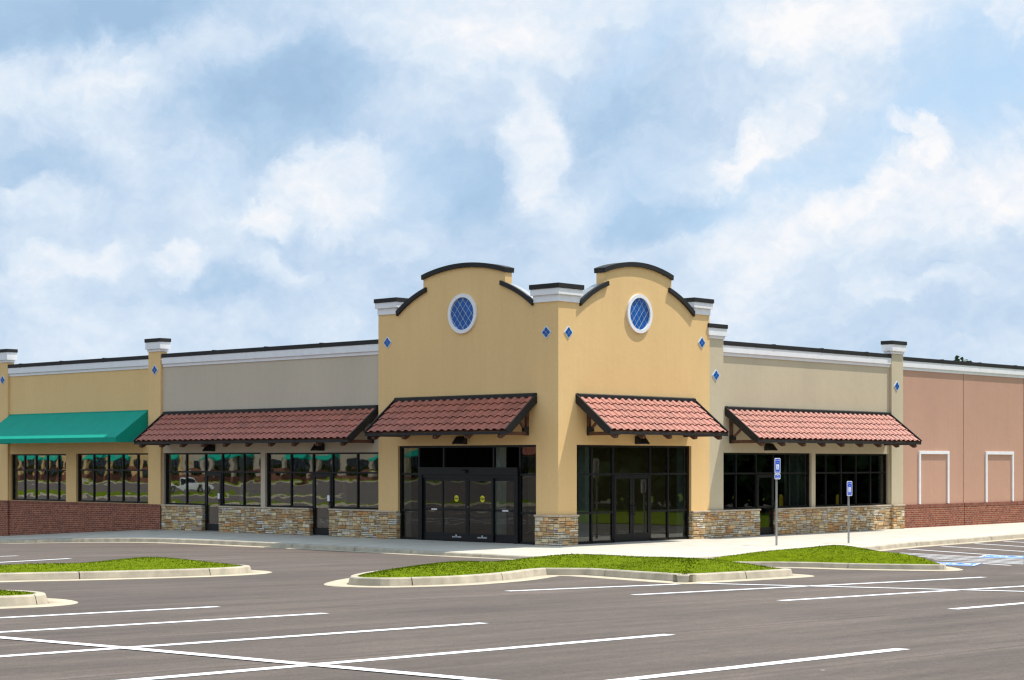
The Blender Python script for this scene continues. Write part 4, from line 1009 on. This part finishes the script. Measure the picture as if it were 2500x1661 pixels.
# ------------------------------------------------------------------ parking signs
def rrect(w, h, r, n=6):
    out = []
    for cx, cy, a0 in ((w / 2 - r, h / 2 - r, 0), (-w / 2 + r, h / 2 - r, 90), (-w / 2 + r, -h / 2 + r, 180), (w / 2 - r, -h / 2 + r, 270)):
        out += [(cx + r * math.cos(math.radians(a0 + 90 * i / n)), cy + r * math.sin(math.radians(a0 + 90 * i / n))) for i in range(n + 1)]
    return out
def panel(parent, x, y, zc, w, h, name='sign_panel'):
    f = lambda a, b, d: (x + a, y - d, zc + b)
    m = MB(); m.prism(rrect(w, h, .035), f, .030, .034); o = m.build(name, M['signwhite'], parent)
    m = MB(); m.prism(rrect(w - .05, h - .05, .022), f, .0341, .0352); m.build('sign_field', M['signblue'], o)
    return o
def parking_sign(x, y, z0, ztop, label, van):
    r = empty('parking_sign', (x, y, z0), label, 'sign', 'blue disabled parking signs')
    m = MB(); H = ztop - z0; w = .038                                  # U-channel post
    m.prism([(-w, 0), (-w, -.032), (-w + .016, -.032), (-w + .022, -.006), (w - .022, -.006), (w - .016, -.032), (w, -.032), (w, 0)], lambda a, b, d: (x + a, y - .008 - b * .9 + 0, d), z0 - .3, ztop - .06)
    m.build('post', M['steel'], r)
    zc = ztop - .245; o = panel(r, x, y, zc, .315, .49)
    T = lambda t, s, z, sx=1.0, mat='signwhite': text_obj(t, s, M[mat], o, (x, y - .0360, zc + z), (1, 0, 0), (0, 0, 1), sx=sx)
    T('PERMIT PARKING', .031, .165, .95); T('ONLY', .036, .100, 1.1); T('TOW-AWAY ZONE', .031, -.180, .98)
    m = MB(); m.prism(rrect(.155, .17, .014), lambda a, b, d: (x + a, y - d, zc - .038 + b), .0353, .0362); m.build('symbol_field', M['signwhite'], o)
    s = MB(); f = lambda a, b: (x + a, y - .0370, zc - .045 + b)
    def seg(p, q, t):
        p = Vector(p); q = Vector(q); d = (q - p).normalized(); nn = Vector((-d.y, d.x)) * t / 2
        s.add([f(*(p - nn)), f(*(q - nn)), f(*(q + nn)), f(*(p + nn))], [(0, 1, 2, 3)])
    for i in range(14):
        a0 = math.radians(150 + i * 16); a1 = math.radians(150 + (i + 1) * 16)
        seg((.038 * math.cos(a0) - .004, .038 * math.sin(a0) - .022), (.038 * math.cos(a1) - .004, .038 * math.sin(a1) - .022), .012)
    seg((-.012, .046), (-.004, -.008), .014); seg((-.004, -.004), (.030, -.006), .013); seg((.028, -.004), (.046, -.050), .012); seg((-.008, .024), (.022, .022), .010)
    s.add([f(.012 * math.cos(2 * PI * i / 12) - .012, .012 * math.sin(2 * PI * i / 12) + .063) for i in range(12)], [tuple(range(12))])
    s.build('wheelchair_figure', M['signblue'], o)
    if van:
        o2 = panel(r, x, y, ztop - .59, .315, .175)
        text_obj('VAN', .052, M['signwhite'], o2, (x, y - .0360, ztop - .565), (1, 0, 0), (0, 0, 1)); text_obj('ACCESSIBLE', .042, M['signwhite'], o2, (x, y - .0360, ztop - .620), (1, 0, 0), (0, 0, 1), sx=.85)
    for z in (ztop - .06, ztop - .42):
        b = MB(); b.tube((x, y - .0355, z), (x, y - .041, z), .008, 8); b.build('bolt', M['steel'], o)
parking_sign(6.45, -3.66, float(walk_z(6.45, -3.66)), 2.715, 'taller blue parking sign with a small second plate, before the beige shop door', True)
parking_sign(9.75, -4.25, float(walk_z(9.75, -4.25)), 1.955, 'shorter blue parking sign on a single plate, right of the taller sign', False)

# ------------------------------------------------------------------ trees
def crown_mesh(name, c, rx, rz, n, parent, seed, size=.34, cols=((.030, .075, .012), (.06, .125, .02), (.022, .055, .010))):
    r = np.random.default_rng(seed)
    # clumps: leaves gathered round random lobes inside the crown
    nl = 26; lob = r.normal(size=(nl, 3)); lob /= np.linalg.norm(lob, axis=1)[:, None]; lob *= r.uniform(.35, .95, nl)[:, None]; lr = r.uniform(.22, .42, nl)
    k = r.integers(0, nl, n); p = r.normal(size=(n, 3)); p /= np.linalg.norm(p, axis=1)[:, None]; p *= (r.uniform(.3, 1, n) ** .5)[:, None] * lr[k][:, None]
    P = (lob[k] + p) * np.array([rx, rx, rz]) + np.array(c)
    a = r.normal(size=(n, 3)); a /= np.linalg.norm(a, axis=1)[:, None]; b = np.cross(a, r.normal(size=(n, 3))); b /= np.linalg.norm(b, axis=1)[:, None]
    s = (r.uniform(.5, 1.2, n) * size)[:, None]
    V = np.stack([P - a * s * .5, P + b * s * .32, P + a * s * .5, P - b * s * .32], 1)
    off = np.array(parent.location if parent else (0, 0, 0)); V -= off
    me = bpy.data.meshes.new(name); me.vertices.add(4 * n); me.vertices.foreach_set('co', V.ravel()); me.loops.add(4 * n); me.loops.foreach_set('vertex_index', np.arange(4 * n, dtype=np.int32))
    me.polygons.add(n); me.polygons.foreach_set('loop_start', np.arange(0, 4 * n, 4, dtype=np.int32)); me.update(calc_edges=True)
    col = np.array(cols)[r.integers(0, len(cols), nl)][k] * r.uniform(.7, 1.3, n)[:, None]
    at = me.color_attributes.new('tint', 'FLOAT_COLOR', 'CORNER'); arr = np.ones((n, 4, 4), np.float32); arr[:, :, :3] = col[:, None, :]; at.data.foreach_set('color', arr.ravel())
    me.materials.append(M['leaf']); o = bpy.data.objects.new(name, me); COL.objects.link(o)
    if parent: o.parent = parent
    return o
tr = empty('tree', (55.9, 17.8, -1.2), 'dark green treetop just showing above the roof edge of the pink store', 'tree')
m = MB(); m.tube((55.9, 17.8, -.5), (55.9, 17.8, 3.8), .28, 10, .17); m.tube((55.9, 17.8, 3.2), (56.6, 17.4, 5.7), .14, 8, .06); m.tube((55.9, 17.8, 3.2), (55.1, 18.3, 5.8), .13, 8, .05); m.tube((55.9, 17.8, 3.5), (56, 17.9, 6.2), .14, 8, .04); m.build('trunk', M['bark'], tr)
crown_mesh('crown', (55.9, 17.8, 5.40), 2.3, 2.75, 5200, tr, 5, .34)
# far woods that the windows mirror
def woods(name, pts, label, seed):
    root = None; r = random.Random(seed); all_ = []
    for i, (x, y, h) in enumerate(pts): all_.append((x, y, h))
    P = []
    rr = np.random.default_rng(seed); V = []; C = []
    for x, y, h in all_:
        n = 900; q = rr.normal(size=(n, 3)); q /= np.linalg.norm(q, axis=1)[:, None]; q *= (rr.uniform(.2, 1, n) ** .5)[:, None]
        q *= np.array([4.2, 4.2, h * .55]); q += np.array([x, y, h * .52]); a = rr.normal(size=(n, 3)); a /= np.linalg.norm(a, axis=1)[:, None]; b = np.cross(a, rr.normal(size=(n, 3))); b /= np.linalg.norm(b, axis=1)[:, None]
        s = rr.uniform(.6, 1.5, n)[:, None]; V.append(np.stack([q - a * s * .5, q + b * s * .4, q + a * s * .5, q - b * s * .4], 1)); cc = np.array([.028, .055, .012]) * rr.uniform(.6, 1.5) * rr.uniform(.7, 1.3, n)[:, None]; C.append(cc)
    V = np.concatenate(V); C = np.concatenate(C); n = len(V)
    me = bpy.data.meshes.new(name); me.vertices.add(4 * n); me.vertices.foreach_set('co', V.ravel()); me.loops.add(4 * n); me.loops.foreach_set('vertex_index', np.arange(4 * n, dtype=np.int32))
    me.polygons.add(n); me.polygons.foreach_set('loop_start', np.arange(0, 4 * n, 4, dtype=np.int32)); me.update(calc_edges=True)
    at = me.color_attributes.new('tint', 'FLOAT_COLOR', 'CORNER'); arr = np.ones((n, 4, 4), np.float32); arr[:, :, :3] = C[:, None, :]; at.data.foreach_set('color', arr.ravel())
    me.materials.append(M['leaf']); o = bpy.data.objects.new(name, me); COL.objects.link(o); o['kind'] = 'stuff'; o['label'] = label; o['category'] = 'woods'
rw = random.Random(3)
woods('woods', [(46 + 5 * (i // 24) + rw.uniform(-2, 2), -13 - 4.2 * (i % 24) + rw.uniform(-1.5, 1.5), rw.uniform(8, 12)) for i in range(48)] + [(-126 - 5 * (i // 30), 70 + 5.4 * (i % 30), rw.uniform(9, 13)) for i in range(60)],
      'dark line of trees mirrored in the windows of the right shops', 4)
# lawn in front of those woods
lw = MB()
for i in range(14):
    for j in range(16):
        x0, x1 = 23 + 1.4 * i, 24.4 + 1.4 * i; y0, y1 = -8 - 3 * j, -11 - 3 * j
        lw.add([(x, y, float(lot(x, y)) + .03) for x, y in ((x0, y0), (x1, y0), (x1, y1), (x0, y1))], [(0, 1, 2, 3)])
lo = lw.build('lawn', M['turf']); lo['kind'] = 'structure'

for (x, y) in ((38.5, -17.8), (40.5, -15.6)):
    e = empty('bollard', (x, y, float(lot(x, y))), 'yellow bollard mirrored in the right shop windows behind the taller sign' if x < 52 else 'yellow bollard mirrored in the right shop windows left of the shorter sign', 'bollard', 'yellow bollards on the far lawn')
    z = float(lot(x, y)); m = MB(); prof = [(.12, -.2), (.12, 1.02), (.105, 1.09), (.06, 1.14), (.001, 1.155)]; n = 16; vs = []
    for r_, zz in prof: vs += [(x + r_ * math.cos(2 * PI * i / n), y + r_ * math.sin(2 * PI * i / n), z + zz) for i in range(n)]
    m.add(vs, [(k * n + i, k * n + (i + 1) % n, (k + 1) * n + (i + 1) % n, (k + 1) * n + i) for k in range(len(prof) - 1) for i in range(n)]); m.build('post', M['bollard'], e, smooth=True)

# ------------------------------------------------------------------ white pickup parked further along, mirrored in the left windows
def pickup(x, y, ang):
    r = empty('pickup_truck', (x, y, float(lot(x, y))), 'white pickup truck mirrored in the window left of the first glass door', 'pickup truck'); r.rotation_euler = (0, 0, ang)
    def B(mb, name, mat, par=r, **k):
        o = mb.build(name, M[mat], None, **k); o.parent = par; return o
    f = lambda a, b, d: (a, d, b)
    m = MB()
    m.prism([(-2.75, .62), (-2.75, 1.08), (-.55, 1.10), (-.55, 1.02), (1.05, 1.02), (2.55, .98), (2.72, .85), (2.72, .45), (2.15, .42), (2.05, .78), (1.85, .88), (1.45, .88), (1.25, .78), (1.15, .42), (-1.25, .42), (-1.35, .78), (-1.55, .88), (-1.95, .88), (-2.15, .78), (-2.25, .42), (-2.7, .5)], f, -.92, .92)
    B(m, 'body', 'carpaint', bevel=.04)
    m = MB(); m.prism([(-.60, 1.0), (-.50, 1.72), (-.30, 1.78), (.45, 1.78), (.62, 1.70), (1.20, 1.04)], f, -.80, .80); B(m, 'cab', 'carpaint', bevel=.05)
    for s in (-1, 1):
        m = MB(); m.prism([(-.42, 1.10), (-.36, 1.64), (.42, 1.66), (.92, 1.10)], lambda a, b, d: (a, s * d, b), .80, .812); B(m, 'side_window', 'carglass')
    m = MB(); m.prism([(1.13, 1.10), (.66, 1.66), (.70, 1.68), (1.18, 1.10)], f, -.68, .68); B(m, 'windscreen', 'carglass')
    for s in (-1, 1):
        m = MB(); m.box((2.70, s * .62, .70), (2.745, s * .88, .88)); B(m, 'headlight', 'signwhite')
        m = MB(); m.box((-2.78, s * .78, .72), (-2.74, s * .90, 1.0)); B(m, 'tail_light', 'redlamp')
        for a in (1.65, -1.75):
            m = MB(); m.tube((a, s * .70, .37), (a, s * .93, .37), .37, 24); w = B(m, 'wheel', 'tyre')
            m = MB(); m.tube((a, s * .92, .37), (a, s * .945, .37), .22, 16); B(m, 'rim', 'chrome', par=w)
    m = MB(); m.box((2.70, -.88, .42), (2.80, .88, .58)); m.box((-2.84, -.85, .45), (-2.74, .85, .58)); B(m, 'bumper', 'chrome')
pickup(-70, 113, math.radians(215))

# ------------------------------------------------------------------ camera
FPX = 4494.75; YAW = math.atan2(.7303, .6831)
cam = bpy.data.cameras.new('camera'); co = bpy.data.objects.new('camera', cam); COL.objects.link(co)
co.location = (-42.602, -37.896, 2.570); co.rotation_euler = (math.radians(90), 0, -math.radians(90 - 43.094))
cam.sensor_width = 36; cam.lens = FPX / 2500 * 36; cam.shift_y = (1129.9 - 830.5) / 2500; cam.clip_end = 3000; cam.clip_start = .1
SC.camera = co

# ------------------------------------------------------------------ sun and sky
S = Vector((2.0, -1.12, 5.0)).normalized()
sl = bpy.data.lights.new('sun', 'SUN'); sl.energy = SUN_E; sl.angle = math.radians(.53); sl.color = (1, .955, .88)
so = bpy.data.objects.new('sun', sl); COL.objects.link(so); so.rotation_euler = S.to_track_quat('Z', 'Y').to_euler(); so.location = (20, -20, 60)
W = bpy.data.worlds.new('World'); SC.world = W; W.use_nodes = True; nt = W.node_tree
bg = nt.nodes['Background']; bg.inputs['Strength'].default_value = .1
sky = N(nt, 'ShaderNodeTexSky', sky_type='NISHITA'); sky.sun_disc = False; sky.sun_elevation = math.asin(S.z); sky.sun_rotation = math.atan2(S.x, S.y); sky.dust_density = 1.5
tc = N(nt, 'ShaderNodeTexCoord'); sx = N(nt, 'ShaderNodeSeparateXYZ'); nt.links.new(tc.outputs['Generated'], sx.inputs[0])
def mth(op, a, b=None, c=None, clamp=False):
    n = N(nt, 'ShaderNodeMath', operation=op); n.use_clamp = clamp
    for i, v in enumerate((a, b, c)):
        if v is None: continue
        if isinstance(v, (int, float)): n.inputs[i].default_value = v
        else: nt.links.new(v, n.inputs[i])
    return n.outputs[0]
# sky coordinates: U = compass angle round from the view axis, V = height above the horizon, both in thousandths of the photograph's pixels
az = mth('ARCTAN2', sx.outputs[0], sx.outputs[1]); U = mth('MULTIPLY', mth('SUBTRACT', az, math.radians(90 - 43.094)), 4.495)
hy = mth('SQRT', mth('ADD', mth('MULTIPLY', sx.outputs[0], sx.outputs[0]), mth('MULTIPLY', sx.outputs[1], sx.outputs[1])))
V = mth('MULTIPLY', mth('ARCTAN2', sx.outputs[2], hy), 4.495)
cv = N(nt, 'ShaderNodeCombineXYZ'); nt.links.new(U, cv.inputs[0]); nt.links.new(V, cv.inputs[1])
def noi(scale, det, rough, vec, sc=(1, 1, 1), rot=0, w=0, dist=0):
    mp = N(nt, 'ShaderNodeMapping'); mp.inputs['Scale'].default_value = sc; mp.inputs['Rotation'].default_value = (0, 0, rot); mp.inputs['Location'].default_value = (w, w * .7, w * .3); nt.links.new(vec, mp.inputs[0])
    n = N(nt, 'ShaderNodeTexNoise'); n.inputs['Scale'].default_value = scale; n.inputs['Detail'].default_value = det; n.inputs['Roughness'].default_value = rough; n.inputs['Distortion'].default_value = dist
    nt.links.new(mp.outputs[0], n.inputs[0]); return n
def warp(vec, scale, amt, det=3, w=0):
    n = noi(scale, det, .55, vec, w=w); s = N(nt, 'ShaderNodeVectorMath', operation='SUBTRACT'); nt.links.new(n.outputs['Color'], s.inputs[0]); s.inputs[1].default_value = (.5, .5, .5)
    m = N(nt, 'ShaderNodeVectorMath', operation='SCALE'); m.inputs['Scale'].default_value = amt; nt.links.new(s.outputs[0], m.inputs[0])
    a = N(nt, 'ShaderNodeVectorMath', operation='ADD'); nt.links.new(vec, a.inputs[0]); nt.links.new(m.outputs[0], a.inputs[1]); return a.outputs[0]
wv = warp(warp(warp(cv.outputs[0], 2.6, .26, 6, 3), 9, .12, 6, 7), 28, .035, 4, 2)
def lobe(x, y, rx, ry, ang, amp, hard=1.0):
    """soft elliptical patch at photo position x, y (2360 px wide view)"""
    k = 2500 / 2360 / 1000; u = (x * 2500 / 2360 - 1250) / 1000; v = (1130 - y * 2500 / 2360) / 1000
    mp = N(nt, 'ShaderNodeMapping', vector_type='TEXTURE'); mp.inputs['Location'].default_value = (u, v, 0); mp.inputs['Rotation'].default_value = (0, 0, math.radians(ang)); mp.inputs['Scale'].default_value = (rx * k * 1.35, ry * k * 1.35, 1)
    nt.links.new(wv, mp.inputs[0])
    g = N(nt, 'ShaderNodeTexGradient', gradient_type='QUADRATIC_SPHERE' if False else 'SPHERICAL'); nt.links.new(mp.outputs[0], g.inputs[0])
    r = N(nt, 'ShaderNodeMapRange', interpolation_type='SMOOTHSTEP'); r.inputs[1].default_value = 0; r.inputs[2].default_value = hard; r.inputs[3].default_value = 0; r.inputs[4].default_value = amp
    nt.links.new(g.outputs['Fac'], r.inputs[0]); return r.outputs[0]
LOBES = [  # x, y, rx, ry, tilt, amount (+ white, - shaded), edge
 (60, 100, 400, 120, 5, -.52, .8), (330, 70, 260, 70, 8, -.30, .9), (610, 250, 290, 120, 14, -.52, .8), (700, 170, 180, 80, 20, -.18, .9), (80, 390, 190, 60, -8, -.28, .9), (530, 650, 130, 60, -5, -.26, .8), (300, 720, 160, 40, 0, -.12, .9),
 (1500, 500, 190, 52, 2, -.34, .8), (1080, 430, 110, 110, 30, -.26, .9), (1400, 300, 200, 75, 25, -.22, .9), (640, 570, 110, 35, -10, -.16, .8), (820, 590, 140, 40, 0, -.10, .9), (1350, 130, 160, 40, 30, -.08, .9),
 (1250, 60, 420, 130, 12, .36, .9), (1215, 330, 82, 132, 4, .46, .5), (1130, 120, 170, 60, 20, .18, .8), (790, 440, 140, 85, 8, .46, .5), (600, 510, 66, 44, 0, .36, .6), (250, 210, 90, 100, 20, .30, .7), (60, 240, 120, 60, -10, .26, .7), (120, 470, 120, 45, 0, .22, .6),
 (1960, 70, 330, 110, 8, .48, .8), (1790, 110, 130, 60, 30, .25, .8), (1790, 340, 180, 60, 35, .34, .6), (1700, 400, 110, 32, 28, .24, .6), (2100, 325, 62, 32, -10, .42, .45), (2130, 360, 34, 60, -15, .30, .5),
 (2060, 520, 360, 110, 24, .20, .45), (1760, 570, 160, 80, 15, .28, .5), (1990, 450, 160, 40, 27, .22, .5), (2060, 690, 130, 35, 5, .26, .6), (2340, 80, 80, 70, 0, .45, .5), (2280, 420, 200, 80, 20, .20, .8), (2200, 670, 60, 30, 0, .2, .5),
 (180, 620, 120, 50, 5, .30, .6), (400, 610, 60, 42, -10, .28, .5), (60, 700, 110, 40, 0, .14, .8), (730, 750, 120, 38, 0, .16, .7), (930, 580, 60, 50, 30, .22, .6), (1340, 490, 120, 40, 15, .22, .7), (1700, 690, 150, 40, 5, .16, .8), (650, 620, 60, 30, 0, .14, .7), (1000, 250, 200, 60, 22, .16, .9)]
acc = None
for L_ in LOBES:
    o = lobe(*L_); acc = o if acc is None else mth('ADD', acc, o)
fb = noi(2.2, 9, .56, wv, (1, 1.5, 1), -.35, 5).outputs[0]; fb2 = noi(7, 7, .6, cv.outputs[0], (1, 1.3, 1), -.3, 9).outputs[0]; fb3 = noi(22, 6, .6, wv, (1, 1.2, 1), 0, 2).outputs[0]
t = mth('ADD', mth('ADD', mth('MULTIPLY', acc, .74), .505), mth('MULTIPLY', mth('SUBTRACT', fb, .5), .90)); t = mth('ADD', t, mth('MULTIPLY', mth('SUBTRACT', fb2, .5), .36)); t = mth('ADD', t, mth('MULTIPLY', mth('SUBTRACT', fb3, .5), .20), clamp=True)
t = mth('ADD', t, mth('MULTIPLY', mth('MULTIPLY', mth('SUBTRACT', noi(13, 8, .62, cv.outputs[0], (1, 1.35, 1), -.4, 4, .6).outputs[0], .5), .55), mth('MULTIPLY', mth('SUBTRACT', t, .38), 2.2, clamp=True)), clamp=True)
cr = N(nt, 'ShaderNodeValToRGB'); el = cr.color_ramp.elements
def lin(c): return tuple(((v / 255) / 12.92 if v / 255 <= .04045 else ((v / 255 + .055) / 1.055) ** 2.4) for v in c)
def sc(c, k=10.0 * 2 ** -EXPO): l = lin(c); return (l[0] * k, l[1] * k, l[2] * k, 1)
el[0].position = 0; el[0].color = sc((162, 193, 224)); el[1].position = 1; el[1].color = sc((253, 252, 253))
for p_, c_ in ((.25, (177, 205, 233)), (.46, (202, 221, 242)), (.62, (219, 233, 248)), (.80, (237, 243, 251))):
    e_ = el.new(p_); e_.color = sc(c_)
nt.links.new(t, cr.inputs[0])
# open blue between the clouds: the clear sky shows through
cl = None
for L_ in ((2230, 190, 230, 190, -10, .75, .7), (1950, 400, 220, 70, 32, .75, .6), (2290, 260, 160, 90, 20, .3, .8), (1700, 480, 160, 60, 20, .45, .7), (1500, 110, 220, 50, 30, .40, .8), (1480, 420, 180, 110, 20, .30, .9), (470, 430, 160, 60, 0, .25, .9), (960, 420, 120, 120, 10, .25, .9)):
    o = lobe(*L_); cl = o if cl is None else mth('ADD', cl, o)
clr = mth('MULTIPLY', cl, mth('SUBTRACT', 1.25, t), clamp=True)
# the clear sky is the Nishita sky with a milky veil of summer haze
veil = N(nt, 'ShaderNodeMix', data_type='RGBA'); veil.inputs[0].default_value = .72; nt.links.new(sky.outputs[0], veil.inputs[6]); veil.inputs[7].default_value = sc((190, 224, 255), 10.6 * 2 ** -EXPO)
mx = N(nt, 'ShaderNodeMix', data_type='RGBA'); nt.links.new(clr, mx.inputs[0]); nt.links.new(cr.outputs[0], mx.inputs[6]); nt.links.new(veil.outputs[2], mx.inputs[7])
# towards the zenith the veil of cloud is thinner and bluer
hi = N(nt, 'ShaderNodeMapRange'); hi.inputs[1].default_value = 1.6; hi.inputs[2].default_value = 4.5; hi.inputs[3].default_value = 0; hi.inputs[4].default_value = .55; nt.links.new(V, hi.inputs[0])
m2 = N(nt, 'ShaderNodeMix', data_type='RGBA'); nt.links.new(hi.outputs[0], m2.inputs[0]); nt.links.new(mx.outputs[2], m2.inputs[6]); nt.links.new(veil.outputs[2], m2.inputs[7])
# sunlit cloud tops overhead are brighter than the hazy band near the horizon
ov = N(nt, 'ShaderNodeMapRange', interpolation_type='SMOOTHSTEP'); ov.inputs[1].default_value = 1.25; ov.inputs[2].default_value = 2.8; ov.inputs[3].default_value = 1; ov.inputs[4].default_value = 1.38; nt.links.new(V, ov.inputs[0])
vs_ = N(nt, 'ShaderNodeVectorMath', operation='SCALE'); nt.links.new(m2.outputs[2], vs_.inputs[0]); nt.links.new(ov.outputs[0], vs_.inputs['Scale'])
nt.links.new(vs_.outputs[0], bg.inputs[0])

SC.view_settings.view_transform = 'Standard'; SC.view_settings.look = 'None'; SC.view_settings.gamma = 1; SC.view_settings.exposure = EXPO
SC.render.engine = 'CYCLES'; SC.cycles.use_denoising = True; SC.cycles.max_bounces = 8; SC.cycles.transparent_max_bounces = 12; SC.cycles.caustics_reflective = False; SC.cycles.caustics_refractive = False
SC.cycles.sample_clamp_indirect = 6; SC.cycles.pixel_filter_type = 'BLACKMAN_HARRIS'; SC.cycles.filter_width = 1.35; SC.render.film_transparent = False
